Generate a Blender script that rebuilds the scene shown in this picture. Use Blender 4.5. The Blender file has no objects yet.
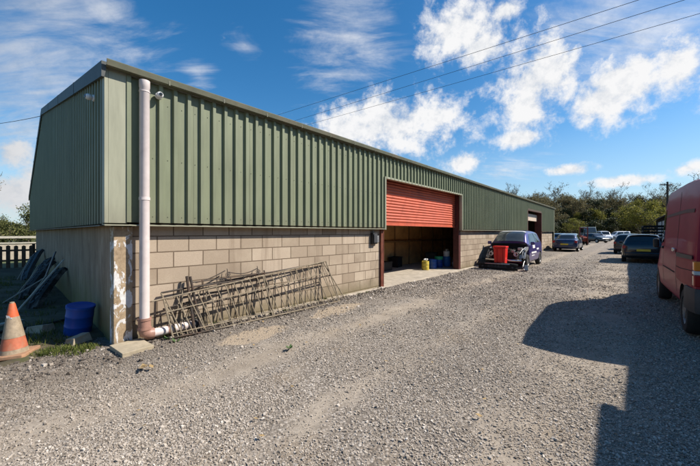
import bpy, bmesh, math, random
import numpy as np
from mathutils import Vector, Matrix
random.seed(7); RNG = np.random.default_rng(11)
S = bpy.context.scene
COL = S.collection
TH = math.atan(278/311.)
D1 = (math.sin(TH), math.cos(TH)); D2 = (-math.cos(TH), math.sin(TH))
C0 = (-3.1797, 4.1990)
RZ = math.pi/2 - TH
def W(u, v, z=0.0): return Vector((C0[0]+u*D1[0]+v*D2[0], C0[1]+u*D1[1]+v*D2[1], z))
def toloc(x, y):
    dx, dy = x-C0[0], y-C0[1]
    return dx*D1[0]+dy*D1[1], dx*D2[0]+dy*D2[1]

# ------------------------------------------------------------------ materials
def newmat(name):
    m = bpy.data.materials.new(name); m.use_nodes = True
    nt = m.node_tree; b = nt.nodes['Principled BSDF']
    return m, nt, b
def N(nt, t, **kw):
    n = nt.nodes.new(t)
    for k, v in kw.items():
        if k in n.inputs: n.inputs[k].default_value = v
        else: setattr(n, k, v)
    return n
def ramp(nt, fac, stops, interp='LINEAR'):
    r = nt.nodes.new('ShaderNodeValToRGB'); r.color_ramp.interpolation = interp
    el = r.color_ramp.elements
    while len(el) < len(stops): el.new(.5)
    for e, (p, c) in zip(el, stops):
        e.position = p; e.color = (c[0], c[1], c[2], 1) if hasattr(c, '__len__') else (c, c, c, 1)
    nt.links.new(fac, r.inputs[0]); return r.outputs[0]
def mixc(nt, fac, a, b, mode='MIX'):
    n = nt.nodes.new('ShaderNodeMix'); n.data_type = 'RGBA'; n.blend_type = mode
    for s, i in ((fac, 0), (a, 6), (b, 7)):
        if hasattr(s, 'is_output'): nt.links.new(s, n.inputs[i])
        else: n.inputs[i].default_value = s if i == 0 else (s[0], s[1], s[2], 1)
    return n.outputs[2]
def math_(nt, op, a, b=None, c=None):
    n = nt.nodes.new('ShaderNodeMath'); n.operation = op
    for s, i in ((a, 0), (b, 1), (c, 2)):
        if s is None: continue
        if hasattr(s, 'is_output'): nt.links.new(s, n.inputs[i])
        else: n.inputs[i].default_value = s
    return n.outputs[0]
def coords(nt, scale=(1, 1, 1), kind='Object'):
    t = nt.nodes.new('ShaderNodeTexCoord'); m = nt.nodes.new('ShaderNodeMapping')
    m.inputs['Scale'].default_value = scale
    nt.links.new(t.outputs[kind], m.inputs[0]); return m.outputs[0]
def noise(nt, vec, scale, detail=6, rough=.6, dist=0):
    n = N(nt, 'ShaderNodeTexNoise', Scale=scale, Detail=detail, Roughness=rough, Distortion=dist)
    nt.links.new(vec, n.inputs['Vector']); return n.outputs['Fac']
def bump(nt, b, h, strength=.4, dist=.01):
    n = N(nt, 'ShaderNodeBump', Strength=strength, Distance=dist)
    nt.links.new(h, n.inputs['Height']); nt.links.new(n.outputs[0], b.inputs['Normal']); return n
def flat(name, col, rough=.6, metal=0., vary=.25, scale=6., bmp=.0, spec=.4, coat=0., dirt=None, dirtamt=.4):
    """base colour with a soft mottling, so no surface is quite uniform"""
    m, nt, b = newmat(name)
    v = coords(nt)
    f = noise(nt, v, scale, 8, .65)
    lo = tuple(c*(1-vary) for c in col); hi = tuple(min(1, c*(1+vary)) for c in col)
    c = ramp(nt, f, [(.3, lo), (.7, hi)])
    if dirt:
        g = noise(nt, v, scale*.45, 9, .7, .4)
        c = mixc(nt, ramp(nt, g, [(.5, 0.), (.72, dirtamt)]), c, dirt)
    nt.links.new(c, b.inputs['Base Color'])
    b.inputs['Roughness'].default_value = rough; b.inputs['Metallic'].default_value = metal
    b.inputs['Specular IOR Level'].default_value = spec
    b.inputs['Coat Weight'].default_value = coat; b.inputs['Coat Roughness'].default_value = .08
    if bmp: bump(nt, b, f, bmp, .01)
    return m

M = {}
def clad_mat(name, col):
    m, nt, b = newmat(name)
    v = coords(nt, (1, 1, .12)); v2 = coords(nt)
    f = noise(nt, v, 7, 8, .65); g = noise(nt, v2, 1.3, 6, .6)
    c = ramp(nt, f, [(.25, tuple(x*.74 for x in col)), (.75, tuple(x*1.2 for x in col))])
    c = mixc(nt, ramp(nt, g, [(.45, 0.), (.8, .35)]), c, (.24, .25, .17))
    sep = nt.nodes.new('ShaderNodeSeparateXYZ'); nt.links.new(v2, sep.inputs[0])
    # chalky line of dirt along the sheet foot
    foot = ramp(nt, math_(nt, 'ADD', sep.outputs[2], math_(nt, 'MULTIPLY', f, .25)), [(.0, 1.), (1., 0.)])
    low = nt.nodes.new('ShaderNodeMapRange'); nt.links.new(math_(nt, 'ADD', sep.outputs[2], math_(nt, 'MULTIPLY', f, .35)), low.inputs[0])
    low.inputs[1].default_value = 1.72; low.inputs[2].default_value = 2.1; low.inputs[3].default_value = .45; low.inputs[4].default_value = 0
    c = mixc(nt, low.outputs[0], c, (.17, .15, .11))
    nt.links.new(c, b.inputs['Base Color']); b.inputs['Roughness'].default_value = .55
    b.inputs['Specular IOR Level'].default_value = .3
    bump(nt, b, noise(nt, v2, 2.2, 3, .5), .12, .02)
    return m
M['clad'] = clad_mat('green_sheet', (.178, .198, .122))
M['flash'] = clad_mat('flashing_green', (.31, .31, .225))
M['gutter'] = flat('gutter_green', (.10, .10, .06), .5, vary=.25, scale=5, dirt=(.16, .1, .06), dirtamt=.5)
M['barge'] = flat('barge_grey', (.065, .07, .065), .6, vary=.2, scale=4)
M['roof'] = flat('roof_sheet', (.2, .2, .18), .7, vary=.2, scale=3)

def block_mat():
    m, nt, b = newmat('concrete_block')
    t = nt.nodes.new('ShaderNodeTexCoord'); sep = nt.nodes.new('ShaderNodeSeparateXYZ')
    nt.links.new(t.outputs['Object'], sep.inputs[0]); cmb = nt.nodes.new('ShaderNodeCombineXYZ')
    nt.links.new(math_(nt, 'ADD', sep.outputs[0], .145+.2225), cmb.inputs[0]); nt.links.new(math_(nt, 'ADD', sep.outputs[2], -.06), cmb.inputs[1])
    # slightly wandering joints
    nz = N(nt, 'ShaderNodeTexNoise', Scale=9., Detail=3.); nt.links.new(t.outputs['Object'], nz.inputs['Vector'])
    off = nt.nodes.new('ShaderNodeVectorMath'); off.operation = 'MULTIPLY_ADD'
    nt.links.new(nz.outputs['Color'], off.inputs[0]); off.inputs[1].default_value = (.008, .008, 0); nt.links.new(cmb.outputs[0], off.inputs[2])
    br = N(nt, 'ShaderNodeTexBrick', Scale=1.); br.offset = .5
    br.inputs['Brick Width'].default_value = .445; br.inputs['Row Height'].default_value = .24
    br.inputs['Mortar Size'].default_value = .009; br.inputs['Mortar Smooth'].default_value = .3; br.inputs['Bias'].default_value = 0.
    br.inputs['Color1'].default_value = (0, 0, 0, 1); br.inputs['Color2'].default_value = (1, 1, 1, 1); br.inputs['Mortar'].default_value = (.5, .5, .5, 1)
    nt.links.new(off.outputs[0], br.inputs['Vector'])
    per = nt.nodes.new('ShaderNodeSeparateColor'); nt.links.new(br.outputs['Color'], per.inputs[0])
    base = ramp(nt, per.outputs[0], [(0, (.30, .235, .172)), (.5, (.385, .307, .228)), (1, (.475, .385, .293))])
    o = t.outputs['Object']
    f = noise(nt, o, 60, 4, .7); g = noise(nt, o, 1.6, 8, .65)
    base = mixc(nt, ramp(nt, f, [(.3, .0), (.75, .32)]), base, (.19, .15, .105))
    base = mixc(nt, ramp(nt, g, [(.48, 0.), (.8, .55)]), base, (.52, .44, .335))
    base = mixc(nt, br.outputs['Fac'], base, (.155, .115, .08))
    # mossy damp foot
    low = nt.nodes.new('ShaderNodeMapRange'); nt.links.new(math_(nt, 'ADD', sep.outputs[2], math_(nt, 'MULTIPLY', noise(nt, o, 3.1, 6, .7), .5)), low.inputs[0])
    low.inputs[1].default_value = .3; low.inputs[2].default_value = .62; low.inputs[3].default_value = .75; low.inputs[4].default_value = 0
    base = mixc(nt, low.outputs[0], base, (.155, .13, .075))
    # rain streaks from the drip
    st = noise(nt, coords(nt, (5, 5, .25)), 1.0, 6, .7)
    base = mixc(nt, ramp(nt, st, [(.53, 0.), (.72, .55)]), base, (.2, .15, .105))
    nt.links.new(base, b.inputs['Base Color']); b.inputs['Roughness'].default_value = .95; b.inputs['Specular IOR Level'].default_value = .1
    hgt = math_(nt, 'SUBTRACT', math_(nt, 'MULTIPLY', f, .25), br.outputs['Fac'])
    bump(nt, b, hgt, .9, .011)
    return m
M['block'] = block_mat()
def endwall_mat():
    m, nt, b = newmat('shuttered_concrete')
    o = coords(nt); st = noise(nt, coords(nt, (2.2, 3.2, .8)), 1.3, 9, .72, .4); g = noise(nt, o, 2.5, 8, .7)
    c = ramp(nt, st, [(.3, (.17, .115, .072)), (.5, (.29, .205, .135)), (.7, (.42, .32, .23))])
    c = mixc(nt, ramp(nt, g, [(.5, 0.), (.75, .5)]), c, (.13, .09, .06))
    sep = nt.nodes.new('ShaderNodeSeparateXYZ'); nt.links.new(o, sep.inputs[0])
    low = nt.nodes.new('ShaderNodeMapRange'); nt.links.new(math_(nt, 'ADD', sep.outputs[2], math_(nt, 'MULTIPLY', g, 1.2)), low.inputs[0])
    low.inputs[1].default_value = .7; low.inputs[2].default_value = 1.5; low.inputs[3].default_value = .8; low.inputs[4].default_value = 0
    c = mixc(nt, low.outputs[0], c, (.15, .135, .03))
    nt.links.new(c, b.inputs['Base Color']); b.inputs['Roughness'].default_value = .95
    bump(nt, b, math_(nt, 'ADD', st, math_(nt, 'MULTIPLY', g, .5)), .3, .012)
    return m
M['endwall'] = endwall_mat()
def pillar_mat():
    m, nt, b = newmat('flaking_white_paint')
    o = coords(nt, (1, 1, .55)); f = noise(nt, o, 7.5, 10, .62, .6); g = noise(nt, coords(nt), 22, 6, .7)
    mk = ramp(nt, f, [(.515, 0.), (.535, 1.)])
    conc = ramp(nt, g, [(.3, (.22, .155, .09)), (.7, (.42, .315, .20))])
    white = ramp(nt, g, [(.3, (.5, .48, .45)), (.7, (.72, .71, .70))])
    c = mixc(nt, mk, conc, white)
    nt.links.new(c, b.inputs['Base Color']); b.inputs['Roughness'].default_value = .85
    bump(nt, b, mk, .5, .004)
    return m
M['pillar'] = pillar_mat()
def gravel_mat():
    m, nt, b = newmat('gravel_yard')
    o = coords(nt); sep = nt.nodes.new('ShaderNodeSeparateXYZ'); nt.links.new(o, sep.inputs[0])
    big = noise(nt, o, .55, 7, .6, .3); mid = noise(nt, o, 2.7, 8, .68); fine = noise(nt, o, 38, 5, .7)
    vo = N(nt, 'ShaderNodeTexVoronoi', Scale=42.); nt.links.new(o, vo.inputs['Vector'])
    cell = nt.nodes.new('ShaderNodeSeparateColor'); nt.links.new(vo.outputs['Color'], cell.inputs[0])
    stone = ramp(nt, cell.outputs[0], [(0, (.18, .155, .128)), (.45, (.33, .288, .242)), (.8, (.43, .38, .325)), (1, (.54, .49, .43))])
    edge = ramp(nt, vo.outputs['Distance'], [(.25, 0.), (.75, 1.)])
    stone = mixc(nt, edge, stone, (.16, .136, .112))
    earth = ramp(nt, mid, [(.28, (.25, .207, .16)), (.52, (.355, .302, .242)), (.78, (.45, .39, .318))])
    earth = mixc(nt, ramp(nt, fine, [(.35, .45), (.65, 0.)]), earth, (.15, .122, .092))
    # wheel tracks run along the yard (local x), worn down to the fines
    w = math_(nt, 'ADD', sep.outputs[1], math_(nt, 'MULTIPLY', math_(nt, 'SUBTRACT', big, .5), 1.1))
    def band(c, r):
        d = math_(nt, 'DIVIDE', math_(nt, 'ABSOLUTE', math_(nt, 'SUBTRACT', w, c)), r)
        return math_(nt, 'MAXIMUM', math_(nt, 'SUBTRACT', 1.0, d), 0.)
    tr = math_(nt, 'MAXIMUM', band(-1.75, .42), math_(nt, 'MAXIMUM', band(-4.75, .8), math_(nt, 'MULTIPLY', band(-3.2, .3), .5)))
    def spot(cu, cv, ru, rv):
        a = math_(nt, 'DIVIDE', math_(nt, 'SUBTRACT', sep.outputs[0], cu), ru); b2 = math_(nt, 'DIVIDE', math_(nt, 'SUBTRACT', sep.outputs[1], cv), rv)
        return math_(nt, 'MAXIMUM', math_(nt, 'SUBTRACT', 1., math_(nt, 'ADD', math_(nt, 'MULTIPLY', a, a), math_(nt, 'MULTIPLY', b2, b2))), 0.)
    pads = math_(nt, 'MAXIMUM', spot(1.55, -.95, .75, .36), spot(3.4, -.85, .9, .36))
    k = math_(nt, 'ADD', math_(nt, 'MULTIPLY', tr, .8), math_(nt, 'MULTIPLY', math_(nt, 'SUBTRACT', mid, .5), 1.5))
    c = mixc(nt, ramp(nt, k, [(.08, 0.), (.55, 1.)]), stone, earth)
    # ochre clay where the fines show, darker damp strip close to the wall foot
    c = mixc(nt, ramp(nt, noise(nt, o, 1.1, 6, .6), [(.56, 0.), (.76, .45)]), c, (.27, .195, .115))
    padm = ramp(nt, math_(nt, 'ADD', pads, math_(nt, 'MULTIPLY', math_(nt, 'SUBTRACT', mid, .5), 1.6)), [(.38, 0.), (.6, .9)])
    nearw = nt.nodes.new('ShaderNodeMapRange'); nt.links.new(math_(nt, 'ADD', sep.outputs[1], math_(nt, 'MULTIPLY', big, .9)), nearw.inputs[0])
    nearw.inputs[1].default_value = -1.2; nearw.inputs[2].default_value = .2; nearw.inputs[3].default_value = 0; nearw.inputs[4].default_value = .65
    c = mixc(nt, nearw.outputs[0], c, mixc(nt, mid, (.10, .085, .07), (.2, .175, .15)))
    c = mixc(nt, padm, c, mixc(nt, fine, (.28, .215, .15), (.42, .345, .255)))
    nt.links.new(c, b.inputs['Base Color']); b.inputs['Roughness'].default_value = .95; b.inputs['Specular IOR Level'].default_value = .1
    loose = ramp(nt, k, [(.0, 1.), (.4, .0)])
    h = math_(nt, 'ADD', math_(nt, 'MULTIPLY', math_(nt, 'MULTIPLY', math_(nt, 'SUBTRACT', 1., vo.outputs['Distance']), .8), loose), math_(nt, 'MULTIPLY', fine, .7))
    bump(nt, b, math_(nt, 'ADD', h, math_(nt, 'MULTIPLY', mid, 1.0)), .8, .013)
    return m
M['gravel'] = gravel_mat()
def island_mat(name, stops, rough=.9, spec=.1, transl=0.):
    m, nt, b = newmat(name)
    g = nt.nodes.new('ShaderNodeNewGeometry')
    c = ramp(nt, g.outputs['Random Per Island'], stops)
    nt.links.new(c, b.inputs['Base Color']); b.inputs['Roughness'].default_value = rough
    b.inputs['Specular IOR Level'].default_value = spec
    if transl:
        tr = nt.nodes.new('ShaderNodeBsdfTranslucent'); nt.links.new(c, tr.inputs[0])
        mx = nt.nodes.new('ShaderNodeMixShader'); mx.inputs[0].default_value = transl
        nt.links.new(b.outputs[0], mx.inputs[1]); nt.links.new(tr.outputs[0], mx.inputs[2])
        nt.links.new(mx.outputs[0], nt.nodes['Material Output'].inputs[0])
    return m
M['stone'] = island_mat('crushed_stone', [(0, (.18, .150, .12)), (.25, (.30, .258, .213)), (.65, (.40, .348, .292)), (.92, (.50, .442, .378)), (1, (.60, .545, .48))])
def muddy(m):
    # stones by the wall and round the corner carry mud
    nt = m.node_tree; b = nt.nodes['Principled BSDF']; l = b.inputs['Base Color'].links[0]; c0 = l.from_socket
    o = coords(nt); sep = nt.nodes.new('ShaderNodeSeparateXYZ'); nt.links.new(o, sep.inputs[0])
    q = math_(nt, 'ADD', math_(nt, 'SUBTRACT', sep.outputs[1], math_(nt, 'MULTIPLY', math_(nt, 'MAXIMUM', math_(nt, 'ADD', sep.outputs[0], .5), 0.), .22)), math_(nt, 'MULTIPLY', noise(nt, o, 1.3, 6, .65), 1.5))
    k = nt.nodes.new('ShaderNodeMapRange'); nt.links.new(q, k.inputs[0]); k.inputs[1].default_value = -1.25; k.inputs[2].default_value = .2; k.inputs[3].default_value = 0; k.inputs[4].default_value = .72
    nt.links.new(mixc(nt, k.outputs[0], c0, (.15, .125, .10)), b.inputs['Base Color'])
muddy(M['stone'])
M['rubble'] = island_mat('rubble', [(0, (.075, .062, .052)), (.5, (.17, .143, .118)), (.9, (.3, .258, .215)), (1, (.5, .45, .39))])
M['grassb'] = island_mat('grass_blade', [(0, (.05, .07, .015)), (.6, (.10, .13, .03)), (1, (.2, .2, .06))], .8, .2, .25)
def grass_mat():
    m, nt, b = newmat('rough_grass')
    o = coords(nt); f = noise(nt, o, 1.5, 10, .7); g = noise(nt, o, .05, 5, .6)
    c = ramp(nt, f, [(.3, (.035, .04, .016)), (.55, (.065, .075, .028)), (.75, (.12, .11, .055))])
    c = mixc(nt, ramp(nt, g, [(.4, 0.), (.7, .6)]), c, (.09, .12, .03))
    nt.links.new(c, b.inputs['Base Color']); b.inputs['Roughness'].default_value = 1; bump(nt, b, f, .6, .05)
    return m
M['grass'] = grass_mat()
M['concrete'] = flat('pale_concrete', (.40, .345, .27), .9, vary=.22, scale=5, bmp=.2, dirt=(.2, .165, .12), dirtamt=.7)
M['slab'] = flat('paving_slab', (.36, .30, .21), .9, vary=.2, scale=9, bmp=.3, dirt=(.17, .15, .09), dirtamt=.5)
M['darkfloor'] = flat('inner_floor', (.12, .10, .08), .9, vary=.3, scale=3)
M['ply'] = flat('brown_board', (.60, .34, .13), .7, vary=.3, scale=1.6, dirt=(.36, .18, .07), dirtamt=.6)
M['ply_stud'] = flat('stud_timber', (.27, .16, .075), .8)
M['inner'] = flat('inner_dark', (.22, .15, .10), .9)
M['shutter'] = flat('red_shutter', (.50, .10, .048), .5, vary=.18, scale=3, dirt=(.30, .08, .05), dirtamt=.6)
M['rustred'] = flat('red_oxide_steel', (.16, .045, .025), .7, vary=.35, scale=9, dirt=(.25, .12, .07), dirtamt=.5)
M['darkred'] = flat('dark_red_steel', (.07, .016, .012), .6, vary=.3)
M['pinkpipe'] = flat('faded_pipe', (.66, .58, .55), .5, vary=.1, scale=4, dirt=(.42, .33, .3), dirtamt=.5)
M['brownpipe'] = flat('brown_elbow', (.30, .165, .125), .45, vary=.25, scale=10)
M['white'] = flat('white_paint', (.72, .72, .71), .45, vary=.06, scale=3, dirt=(.5, .48, .44), dirtamt=.3)
M['camwhite'] = flat('white_plastic', (.70, .70, .69), .35, vary=.04)
M['scuffed'] = flat('scuffed_plastic', (.035, .033, .031), .68, vary=.6, scale=7, spec=.1, dirt=(.26, .24, .21), dirtamt=.9)
M['black'] = flat('black_plastic', (.016, .016, .017), .5, vary=.3, spec=.4)
M['blackmat'] = flat('black_matt', (.012, .012, .012), .9, vary=.3)
M['tyre'] = flat('tyre_rubber', (.022, .021, .02), .85, vary=.35, scale=14)
M['rim'] = flat('wheel_alloy', (.42, .42, .41), .35, .6, vary=.15)
M['steelrim'] = flat('steel_wheel', (.20, .19, .18), .45, .3, vary=.3, scale=12)
M['chrome'] = flat('bright_metal', (.62, .62, .6), .25, .9, vary=.1)
M['alu'] = flat('grey_metal', (.34, .34, .33), .4, .5, vary=.2)
M['rustiron'] = flat('weathered_iron', (.22, .18, .125), .8, .0, vary=.4, scale=14, dirt=(.24, .165, .095), dirtamt=.8)
M['darkiron'] = flat('dark_iron', (.045, .035, .028), .7, .2, vary=.4, scale=16, dirt=(.12, .06, .03), dirtamt=.7)
M['glass'] = flat('tinted_glass', (.014, .017, .018), .04, vary=.1, spec=.7)
M['glasspale'] = flat('pale_reflection_glass', (.05, .058, .06), .08, vary=.3, scale=2.5, spec=.8)  # grey reflections put into a lighter glass base colour
M['orange'] = flat('cone_orange', (.52, .105, .035), .6, vary=.2, scale=12, dirt=(.36, .15, .08), dirtamt=.7)
M['conewhite'] = flat('dirty_sleeve', (.31, .245, .17), .7, vary=.3, scale=14, dirt=(.2, .15, .09), dirtamt=.9)
M['conered'] = flat('faded_band', (.42, .125, .065), .65, vary=.2, scale=14, dirt=(.30, .21, .14), dirtamt=.7)
M['conebase'] = flat('dirty_cone_base', (.34, .19, .11), .8, vary=.3, scale=10, dirt=(.24, .18, .12), dirtamt=.8)
M['bluedrum'] = flat('blue_plastic', (.010, .075, .36), .4, vary=.12, scale=5)
M['blue2'] = flat('blue_drum_dark', (.012, .06, .25), .45)
M['blue3'] = flat('blue_drum_bright', (.015, .14, .42), .45)
M['greenlid'] = flat('green_plastic', (.02, .30, .14), .45)
M['yellow'] = flat('yellow_plastic', (.52, .40, .06), .5, vary=.25, scale=9)
M['redbin'] = flat('red_bin', (.60, .018, .012), .4, vary=.1)
M['fence'] = flat('dark_timber', (.10, .066, .042), .9, vary=.4, scale=8)
M['palewood'] = flat('pale_timber', (.42, .385, .31), .85, vary=.2, scale=8)
M['pole'] = flat('creosote_pole', (.06, .045, .035), .9, vary=.3, scale=9)
M['wire'] = flat('cable', (.012, .012, .014), .6)
M['bark'] = flat('bark', (.10, .078, .058), .95, vary=.4, scale=9)
M['barkpale'] = flat('pale_bark', (.19, .16, .125), .95, vary=.4, scale=9)
M['twig'] = island_mat('twigs', [(0, (.09, .07, .048)), (.6, (.17, .135, .09)), (1, (.26, .215, .145))])
M['bud'] = island_mat('budding_leaves', [(0, (.08, .07, .034)), (.35, (.145, .122, .060)), (.75, (.205, .172, .084)), (1, (.28, .24, .11))], .8, .15, .3)
M['ivy'] = island_mat('dark_leaves', [(0, (.016, .021, .008)), (.6, (.05, .058, .02)), (1, (.12, .12, .042))], .6, .3, .15)
M['fresh'] = island_mat('fresh_leaves', [(0, (.08, .09, .018)), (.5, (.18, .175, .034)), (1, (.33, .29, .06))], .7, .2, .35)
M['hedge'] = island_mat('hedge_leaves', [(0, (.05, .06, .018)), (.6, (.13, .14, .045)), (1, (.26, .25, .09))], .7, .2, .3)
M['hill'] = flat('wooded_slope', (.075, .062, .034), 1, vary=.5, scale=.3)
M['carblue'] = flat('blue_car_paint', (.022, .035, .085), .25, .2, vary=.1, coat=.8)
M['carlight'] = flat('pale_blue_car_paint', (.16, .27, .42), .3, .2, vary=.1, coat=.7)
M['carblack'] = flat('black_car_paint', (.010, .010, .013), .25, vary=.1, coat=.8)
M['cardark'] = flat('dark_car_paint', (.022, .024, .026), .3, .1, vary=.1, coat=.7)
M['carsilver'] = flat('silver_car_paint', (.33, .34, .36), .3, .4, vary=.08, coat=.6)
M['carwhite'] = flat('white_car_paint', (.72, .73, .74), .3, vary=.06, coat=.5)
M['cargreen'] = flat('grey_green_paint', (.16, .2, .19), .35, .1, vary=.1, coat=.5)
M['purple'] = flat('purple_car_paint', (.045, .032, .16), .3, .2, vary=.2, scale=4, coat=.7)
M['vanred'] = flat('faded_red_van_paint', (.245, .003, .030), .5, vary=.12, scale=2.2, spec=.18, coat=.14, dirt=(.22, .03, .04), dirtamt=.35)
M['vanpanel'] = flat('chalky_red_panel', (.33, .075, .068), .6, vary=.18, scale=4, spec=.15)
M['bumper'] = flat('grey_bumper', (.045, .046, .048), .6, vary=.3, scale=6)
M['amber'] = flat('amber_lens', (.75, .22, .02), .15, vary=.1, spec=.6)
M['redlens'] = flat('red_lens', (.35, .012, .012), .15, vary=.1, spec=.6)
M['clearlens'] = flat('clear_lens', (.6, .6, .58), .12, vary=.1, spec=.7)
M['plate_y'] = flat('yellow_plate', (.62, .45, .04), .4, vary=.1)
M['plate_w'] = flat('white_plate', (.7, .7, .66), .4, vary=.1)
M['rustmachine'] = flat('red_brown_machine', (.20, .035, .02), .6, vary=.3, scale=4)
M['cream'] = flat('cream_steel', (.52, .42, .33), .6, vary=.15)
M['shedwall'] = flat('dark_boards', (.05, .042, .036), .85, vary=.35, scale=3)
M['doorwhite'] = flat('pale_door', (.48, .49, .49), .6, vary=.12, scale=2, dirt=(.3, .3, .29), dirtamt=.4)
M['slate'] = flat('slate_roof', (.05, .05, .053), .7, vary=.25, scale=5)
M['leaflitter'] = flat('dry_leaf', (.32, .22, .10), .8, vary=.2)
M['weed'] = flat('weed_green', (.06, .11, .03), .7, vary=.3)
M['engine'] = flat('engine_metal', (.05, .045, .04), .55, .4, vary=.6, scale=12, dirt=(.16, .07, .03), dirtamt=.6)

# ------------------------------------------------------------------ mesh helpers
class MB:
    def __init__(s): s.v = []; s.f = []; s.sm = []
    def add(s, vs, fs, smooth=False):
        o = len(s.v); s.v += [tuple(p) for p in vs]
        for f in fs: s.f.append([i+o for i in f]); s.sm.append(smooth)
        return s
    def hexa(s, p): # 8 pts: bottom 4 ccw, top 4
        return s.add(p, [(3, 2, 1, 0), (4, 5, 6, 7), (0, 1, 5, 4), (1, 2, 6, 5), (2, 3, 7, 6), (3, 0, 4, 7)])
    def box(s, x0, x1, y0, y1, z0, z1):
        return s.hexa([(x0, y0, z0), (x1, y0, z0), (x1, y1, z0), (x0, y1, z0), (x0, y0, z1), (x1, y0, z1), (x1, y1, z1), (x0, y1, z1)])
    def tube(s, pts, r, n=8, r2=None, cap=True):
        pts = [Vector(p) for p in pts]; rings = []; k = len(pts)
        up0 = None
        for i, p in enumerate(pts):
            d = (pts[min(i+1, k-1)]-pts[max(i-1, 0)])
            if d.length < 1e-9: d = Vector((0, 0, 1))
            d.normalize()
            if up0 is None:
                up0 = Vector((0, 0, 1)) if abs(d.z) < .9 else Vector((1, 0, 0))
            a = d.cross(up0)
            if a.length < 1e-6: a = d.cross(Vector((0, 1, 0)))
            a.normalize(); b = a.cross(d); up0 = b if abs(b.dot(d)) < .9 else up0
            rr = r if r2 is None else r+(r2-r)*i/(k-1)
            if hasattr(r, '__len__'): rr = r[i]
            rings.append([p+a*math.cos(t)*rr+b*math.sin(t)*rr for t in [2*math.pi*j/n for j in range(n)]])
        vs = [q for g in rings for q in g]; fs = []
        for i in range(k-1):
            for j in range(n):
                fs.append((i*n+j, i*n+(j+1) % n, (i+1)*n+(j+1) % n, (i+1)*n+j))
        s.add(vs, fs, True)
        if cap:
            s.add(rings[0], [list(range(n))]); s.add(rings[-1], [list(range(n))[::-1]])
        return s
    def bar(s, p0, p1, w, h=None, n=4): return s.tube([p0, p1], w/2*1.41 if n == 4 else w/2, n)
    def lathe(s, prof, n=24, o=(0, 0, 0), ax='z', smooth=True):
        vs = []; fs = []; k = len(prof)
        for (r, h) in prof:
            for j in range(n):
                a = 2*math.pi*j/n; c, d = r*math.cos(a), r*math.sin(a)
                vs.append((o[0]+c, o[1]+d, o[2]+h) if ax == 'z' else ((o[0]+c, o[1]+h, o[2]+d) if ax == 'y' else (o[0]+h, o[1]+c, o[2]+d)))
        for i in range(k-1):
            for j in range(n): fs.append((i*n+j, i*n+(j+1) % n, (i+1)*n+(j+1) % n, (i+1)*n+j))
        return s.add(vs, fs, smooth)
    def prism(s, poly, y0, y1, ax='y'): # polygon in (a,b) extruded
        n = len(poly)
        def P(a, b, c): return (a, c, b) if ax == 'y' else ((c, a, b) if ax == 'x' else (a, b, c))
        vs = [P(a, b, y0) for a, b in poly]+[P(a, b, y1) for a, b in poly]
        fs = [list(range(n)), [n+i for i in range(n)][::-1]]+[(i, n+i, n+(i+1) % n, (i+1) % n) for i in range(n)]
        return s.add(vs, fs)
    def mesh(s, name, mat, fixn=True):
        me = bpy.data.meshes.new(name); me.from_pydata(s.v, [], s.f)
        me.polygons.foreach_set('use_smooth', s.sm)
        if fixn:
            bm = bmesh.new(); bm.from_mesh(me); bmesh.ops.recalc_face_normals(bm, faces=bm.faces[:]); bm.to_mesh(me); bm.free()
        if any(s.sm): me.set_sharp_from_angle(angle=.75)
        me.materials.append(mat); return me
    def obj(s, name, mat, parent=None, bev=0., fixn=True, loc=None, rz=None):
        o = bpy.data.objects.new(name, s.mesh(name, mat, fixn)); COL.objects.link(o)
        if parent: o.parent = parent
        if loc is not None: o.location = loc
        if rz is not None: o.rotation_euler = (0, 0, rz)
        if bev:
            b = o.modifiers.new('bevel', 'BEVEL'); b.width = bev; b.segments = 2; b.limit_method = 'ANGLE'; b.angle_limit = .6
        return o
def tag(o, label=None, cat=None, group=None, kind=None):
    if label: o['label'] = label
    if cat: o['category'] = cat
    if group: o['group'] = group
    if kind: o['kind'] = kind
    return o
def thing(name, label, cat, loc=(0, 0, 0), rz=0., group=None):
    o = bpy.data.objects.new(name, None); o.empty_display_size = .2; COL.objects.link(o)
    o.location = loc; o.rotation_euler = (0, 0, rz); return tag(o, label, cat, group)
def copytree(o, parent=None, first=True):
    c = o.copy(); COL.objects.link(c)
    if parent: c.parent = parent
    for ch in list(o.children): copytree(ch, c, False)
    return c

# ------------------------------------------------------------------ terrain
def gh(u, v):
    a = .010*np.sin(u*2.1+v*1.3)+.008*np.sin(u*.9-v*2.7+1)+.006*np.sin(u*4.3+v*3.1+2)+.012*np.sin(u*.5+v*.8)
    a = a-.018*np.exp(-((v+1.75)/.35)**2)-.016*np.exp(-((v+4.75)/.6)**2)
    return a
def grid_mesh(us, vs, zf):
    U, V = np.meshgrid(us, vs, indexing='ij'); Z = zf(U, V)
    P = np.stack([U, V, Z], -1).reshape(-1, 3); a, b = len(us), len(vs)
    I = np.arange(a*b).reshape(a, b)
    F = np.stack([I[:-1, :-1], I[1:, :-1], I[1:, 1:], I[:-1, 1:]], -1).reshape(-1, 4)
    return P, F
def np_mesh(name, P, F, mat, smooth=False):
    me = bpy.data.meshes.new(name); n = len(P); m, k = F.shape
    me.vertices.add(n); me.vertices.foreach_set('co', np.ascontiguousarray(P, dtype=np.float32).ravel())
    me.loops.add(m*k); me.loops.foreach_set('vertex_index', np.ascontiguousarray(F, dtype=np.int32).ravel())
    me.polygons.add(m); me.polygons.foreach_set('loop_start', np.arange(0, m*k, k, dtype=np.int32))
    me.polygons.foreach_set('use_smooth', np.full(m, smooth))
    me.update(calc_edges=True); me.validate(); me.materials.append(mat); return me
def np_obj(name, P, F, mat, smooth=False, parent=None):
    o = bpy.data.objects.new(name, np_mesh(name, P, F, mat, smooth)); COL.objects.link(o)
    if parent: o.parent = parent
    return o
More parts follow.
